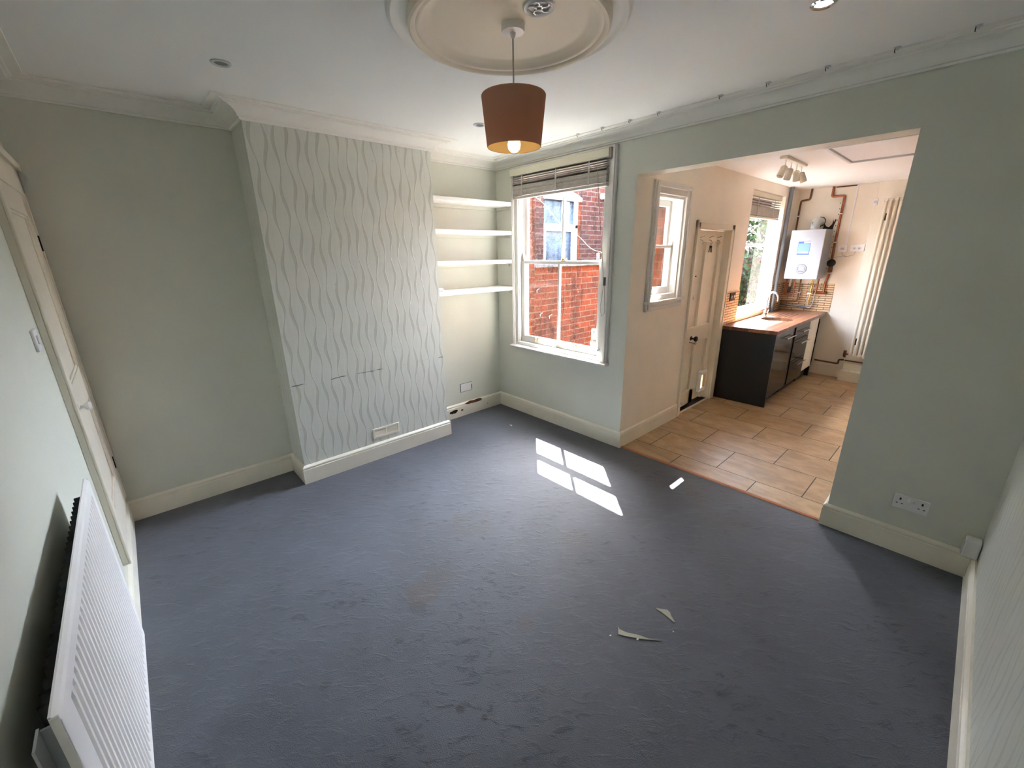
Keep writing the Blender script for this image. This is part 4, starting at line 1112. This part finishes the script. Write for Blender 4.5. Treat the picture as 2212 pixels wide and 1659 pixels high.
# electrical bits on the back wall
sp = thing('spur_switch', 'small square white fused switch right of the boiler', 'switch', (2.25, KB, 1.70))
mb = MB(); mb.box(2.205, 2.300, KB - .03, KB, 1.655, 1.745); mb.build('switch_box', M['upvc'], sp, .003)
mb = MB(); mb.box(2.232, 2.272, KB - .034, KB - .03, 1.685, 1.712); mb.build('fuse_cover', M['grey_plastic'], sp, .002)
pr = thing('heating_programmer', 'wide white heating control box with two round dials', 'control box', (2.40, KB, 1.70))
mb = MB(); mb.box(2.328, 2.475, KB - .035, KB, 1.663, 1.745); mb.build('control_body', M['upvc'], pr, .004)
for x in (2.375, 2.425):
    mb = MB(); mb.lathe([(0, .006), (.013, .006), (.014, 0)], (x, KB - .035, 1.700), (0, -1, 0), 18); mb.build('dial', M['grey_plastic'], pr)
cw = MB(); cw.tube([(2.25, KB - .012, 1.655), (2.26, KB - .012, 1.62), (2.31, KB - .012, 1.60), (2.38, KB - .012, 1.62), (2.39, KB - .012, 1.663)], .003, 6); cw.tube([(2.175, KB - .012, 1.59), (2.24, KB - .012, 1.60), (2.31, KB - .012, 1.60)], .003, 6)
tag(cw.build('loose_cable', M['cord']), 'thin loose cable slung below the white control boxes', 'cable')
mb = MB(); mb.box(2.262, 2.280, KB - .010, KB, 1.745, KH); tag(mb.build('cable_trunking', M['upvc']), 'vertical white cable trunking down to the fused switch', 'cable trunking')
mb = MB(); mb.box(2.05, 2.262, KB - .008, KB, KH - .016, KH - .002); tag(mb.build('cable_trunking', M['dullcopper']), 'short brown strip along the ceiling left of the white trunking', 'cable trunking')
th = thing('wall_sensor', 'small white box on the panel edge left of the tall column radiator', 'sensor', (2.49, KB - .03, 2.25))
mb = MB(); mb.box(2.462, 2.505, KB - .05, KB - .001, 2.205, 2.275); mb.build('sensor_body', M['upvc'], th, .003)
mb = MB(); mb.box(2.470, 2.497, KB - .053, KB - .05, 2.225, 2.255); mb.build('sensor_face', M['grey_plastic'], th)

# tall column radiator, plinth boxing
cr = thing('column_radiator', 'tall cream column radiator on the kitchen back wall', 'radiator', (2.7, 3.9, .35))
for k in range(9):
    x = 2.598 + .0462 * k
    mb = MB()
    for y in (3.885, 3.945):
        mb.tube([(x, y, .345), (x, y, 2.255)], .0125, 12)
    for z in (.352, 2.248):
        mb.tube([(x, 3.872, z), (x, 3.958, z)], .018, 12); mb.tube([(x - .0231, 3.915, z), (x + .0231, 3.915, z)], .016, 10)
    mb.build('column', M['radcream'], cr)
for z in (2.02, .48):
    mb = MB(); mb.box(2.60, 2.63, 3.945, KB - .03, z, z + .08); mb.build('wall_bracket', M['iron'], cr)
mb = MB(); mb.tube(arc_path([(2.575, 3.915, .352), (2.535, 3.915, .352), (2.535, 3.915, .31), (2.535, KB - .03, .30)], .02), .010, 10); mb.cyl((2.535, 3.915, .40), (2.535, 3.915, .325), .017, n=12); mb.build('valve', M['dullcopper'], cr)
mb = MB(); mb.box(2.525, KR, 3.84, KB - .03, 0, .135); tag(mb.build('trim_1', M['skirt'], bevel=.003), 'low white boxed step under the column radiator', kind='structure')
mb = MB(); mb.box(2.545, KR, 3.945, KB - .03, .135, .225); tag(mb.build('trim_2', M['skirt'], bevel=.003), kind='structure')
mb = MB(); mb.box(2.235, 2.485, KB - .022, KB, 0, .14); tag(mb.build('baseboard_kitchen_back', M['skirt'], bevel=.002), kind='structure')
pipe('copper_pipe', 'dark copper pipe along the top of the kitchen skirting by the boxed step', [(2.20, KB - .03, .20), (2.475, KB - .03, .19), (2.475, KB - .04, .25), (2.53, KB - .06, .26)], .011, 'dullcopper')
pipe('copper_pipe', 'dark copper pipe running under the tall column radiator', [(2.55, 3.925, .265), (3.10, 3.925, .255)], .009, 'dullcopper')

# kitchen spotlight bar and ceiling hatch
sl = thing('spotlight_bar', 'white ceiling bar with four spotlights in the kitchen', 'ceiling light', (2.19, 1.67, KH))
mb = MB(); mb.box(2.165, 2.225, 1.37, 1.97, KH - .022, KH - .001); mb.build('bar', M['doorpaint'], sl, .006)
for k, (dy, ax_) in enumerate(((1.44, (-.25, -.45, -1)), (1.60, (-.2, -.1, -1)), (1.76, (.1, .25, -1)), (1.91, (.35, .3, -1)))):
    a = Vector(ax_).normalized(); p0 = Vector((2.195, dy, KH - .075))
    mb = MB(); mb.tube([(2.195, dy, KH - .02), (2.195, dy, KH - .07)], .005, 8); hd = mb.build('spotlight_arm', M['chrome'], sl)
    mb = MB(); mb.lathe([(0, -.005), (.020, 0), (.028, .010), (.029, .085), (.026, .092), (.024, .080), (0, .078)], tuple(p0), tuple(a), 18); mb.build('spotlight_head', M['doorpaint'], hd)
ha = thing('ceiling_hatch', 'square ceiling hatch with a grey edged frame in the kitchen', 'hatch', (2.9, 1.72, KH))
mb = MB(); mb.box(2.535, 3.30, 1.29, 2.13, KH - .004, KH); mb.build('hatch_panel', M['upvc'], ha)
mb = MB(); mb.frame(2.505, 3.33, 1.25, 2.16, 0, .018, .024, .024, .024, .024); mb.v = [(a, c, KH - b) for a, b, c in mb.v]; mb.build('hatch_frame', M['grey_plastic'], ha, .003)

# ------------------------------------------------------------------ outside: side return, neighbour, garden
mb = MB(); mb.box(-6, 1.395, .276, 16, -.3, -.16); tag(mb.build('ground', M['paving']), 'concrete paving of the side return', kind='structure')
bw = thing('boundary_wall', 'red brick boundary wall with grey coping seen through the tall window', 'garden wall', (-.2, 5, -.16))
mb = MB(); mb.box(-.33, -.10, .277, 13.0, -.16, 1.533); mb.build('brickwork', M['brick_x'], bw)
mb = MB(); y = .277
while y < 12.5:
    mb.box(-.37, -.06, y + .003, min(y + .60, 13.0), 1.533, 1.592); y += .604
mb.build('coping', M['coping'], bw, .006)
for (y, z) in ((.70, 1.255), (.76, .955), (.93, .915)):
    mb = MB(); mb.tube([(-.10, y, z), (-.085, y + .012, z + .02), (-.08, y + .03, z + .028)], .006, 6); mb.tube([(-.092, y + .004, z + .008), (-.086, y - .004, z - .022)], .005, 6); mb.build('wall_nail', M['mortarwhite'], bw)
nb = thing('neighbour_house', "weathered brick house with a white window beyond the boundary wall", 'house', (-1.3, 5, -.16))
NX = -1.2
NWY0, NWY1, NWZ0, NWZ1 = 1.985, 2.885, 1.05, 2.56
o = slab('brickwork', 'x', NX - .25, NX, .277, 9.0, -.16, 3.05, [(NWY0, NWY1, NWZ0, NWZ1)], [M['brick_n'], M['brick_y']], 1, (0, 0))
for vtx in o.data.vertices: vtx.co -= nb.location
o.parent = nb
if 'kind' in o: del o['kind']
mb = MB(); mb.frame(NWY0, NWY1, NWZ0, NWZ1, 0, .07, .05, .07, .06, .05); mb.box(NWY0, NWY1, 0, .07, 2.085, 2.145); mb.frame(NWY0 + .05, NWY1 - .07, NWZ0 + .06, 2.085, .01, .085, .05, .05, .05, .05); mb.v = [(NX - .13 + b, a, c) for a, b, c in mb.v]
wf = mb.build('window_frame', M['upvc'], nb, .004)
mb = MB(); mb.box(NX - .105, NX - .10, NWY0 + .04, NWY1 - .06, NWZ0 + .05, NWZ1 - .04); mb.build('window_pane', M['glass_dark'], wf)
mb = MB(); mb.box(NX - .098, NX - .094, 2.50, 2.70, 2.15, 2.50); mb.build('window_curtain', M['curtain'], wf)
arch = [(NWY0 - .02 + (NWY1 - NWY0 + .04) * k / 12, 2.555 + .11 * math.sin(math.pi * k / 12)) for k in range(13)] + [(NWY1 + .02, 2.50), (NWY0 - .02, 2.50)]
mb = MB(); mb.prism(arch, 'x', NX - .05, NX + .004); mb.build('window_arch', M['mortarwhite'], nb)
mb = MB(); mb.prism([(NX + .12, 3.0), (NX - 3.5, 5.2), (NX - 3.5, 5.1), (NX + .1, 2.92)], 'y', .277, 9.2); mb.build('roof', M['slate'], nb)
mb = MB(); mb.tube([(NX + .06, .3, 2.99), (NX + .06, 9.0, 2.97)], .05, 10); mb.build('gutter', M['darkgrey'], nb)
mb = MB(); mb.tube(arc_path([(NX, 3.43, 2.62), (NX + .10, 3.44, 2.62), (NX + .12, 3.55, 2.60), (NX + .02, 3.75, 2.55)], .05), .045, 12); tag(mb.build('vent_pipe', M['upvc'], nb), 'white pipe outlet')
cl = MB(); a, b = Vector((.27, .285, 2.26)), Vector((-.06, 2.02, 1.655)); cl.tube([a.lerp(b, k / 16) + Vector((0, 0, -.05 * math.sin(math.pi * k / 16) + .02 * math.sin(k * .9))) for k in range(17)], .0026, 6)
tag(cl.build('washing_line', M['cord']), 'white cord strung diagonally outside the tall window', 'cord')
hk = thing('wall_bracket', 'small dark bracket with white tip on top of the boundary wall', 'bracket', (-.12, 2.0, 1.59))
mb = MB(); mb.box(-.14, -.10, 1.935, 1.965, 1.592, 1.66); mb.build('bracket_post', M['darkgrey'], hk, .003)
mb = MB(); mb.sphere((-.12, 1.95, 1.675), .018, 10); mb.build('bracket_tip', M['upvc'], hk)
tm = thing('window_thermometer', 'small white holder with a round grey dial at the lower right of the tall window', 'thermometer', (1.285, .16, .9))
mb = MB(); mb.box(1.145, 1.205, .18, .205, .905, 1.005); mb.build('holder', M['upvc'], tm, .004)
mb = MB(); mb.box(1.150, 1.192, .178, .181, .915, .985); mb.build('holder_face', M['darkgrey'], tm)
mb = MB(); mb.lathe([(0, .008), (.034, .008), (.038, 0), (.038, -.012), (0, -.012)], (1.165, .19, .868), (0, -1, 0), 24); mb.box(1.155, 1.175, .186, .196, .90, .91); mb.build('dial', M['iron'], tm)
mb = MB(); mb.prism([(1.165 + .033 * math.cos(-math.pi * k / 10), .866 + .033 * math.sin(-math.pi * k / 10)) for k in range(11)], 'y', .1805, .182); mb.build('dial_scale', M['black'], tm)
mb = MB(); mb.tube([(1.19, .195, .95), (1.380, .20, .95)], .005, 6); mb.build('arm', M['upvc'], tm)


def shrub(name, label, c, r, h, n, seed, group=None):
    t = thing(name, label, 'shrub', (c[0], c[1], -.16), group)
    R = random.Random(seed); mb = MB(); st = MB()
    for k in range(7):
        a = R.uniform(0, 6.28); rr = r * R.uniform(.2, .8)
        p1 = (c[0] + rr * math.cos(a), c[1] + rr * math.sin(a), h * R.uniform(.6, .95))
        st.tube([(c[0], c[1], -.16), (c[0] + rr * .35 * math.cos(a), c[1] + rr * .35 * math.sin(a), h * .4), p1], [.03, .018, .006], 6)
    st.build('stems', M['stem'], t)
    for k in range(n):
        a, b = R.uniform(0, 6.28), math.acos(R.uniform(-1, 1)); q = R.uniform(.45, 1) ** .5
        p = Vector((c[0] + r * q * math.sin(b) * math.cos(a), c[1] + r * q * math.sin(b) * math.sin(a), h * .55 + h * .46 * q * math.cos(b)))
        d = Vector((R.uniform(-1, 1), R.uniform(-1, 1), R.uniform(-1, .4))).normalized(); s = d.cross(Vector((R.uniform(-.3, .3), R.uniform(-.3, .3), 1))).normalized()
        ln, wd = R.uniform(.10, .19), R.uniform(.030, .058)
        up = d.cross(s) * .012
        mb.add([tuple(p), tuple(p + d * ln * .5 + s * wd + up), tuple(p + d * ln), tuple(p + d * ln * .5 - s * wd + up)], [(0, 1, 2), (0, 2, 3)])
    mb.build('foliage', M['leaf'], t)
    return t


shrub('garden_shrub', 'leafy green shrub seen through the kitchen window', (.35, 7.2), 1.0, 3.3, 5000, 11)
shrub('garden_shrub', 'tall leafy shrub behind the nearer one in the kitchen window', (.35, 11.0), 1.5, 4.6, 8000, 12)
fe = thing('garden_fence', 'weathered grey board fence at the end of the garden', 'fence', (0, 13, -.16))
mb = MB()
for k in range(22): mb.box(-2.2 + k * .2, -2.2 + k * .2 + .19, 13.05 + .01 * (k % 2), 13.07 + .01 * (k % 2), -.16, 1.75)
mb.build('boards', M['fence'], fe)
for k in range(3):
    mb = MB(); mb.box(-2.1 + k * 1.9, -2.0 + k * 1.9, 13.09, 13.19, -.16, 1.8); mb.build('post', M['fence'], fe, .004)
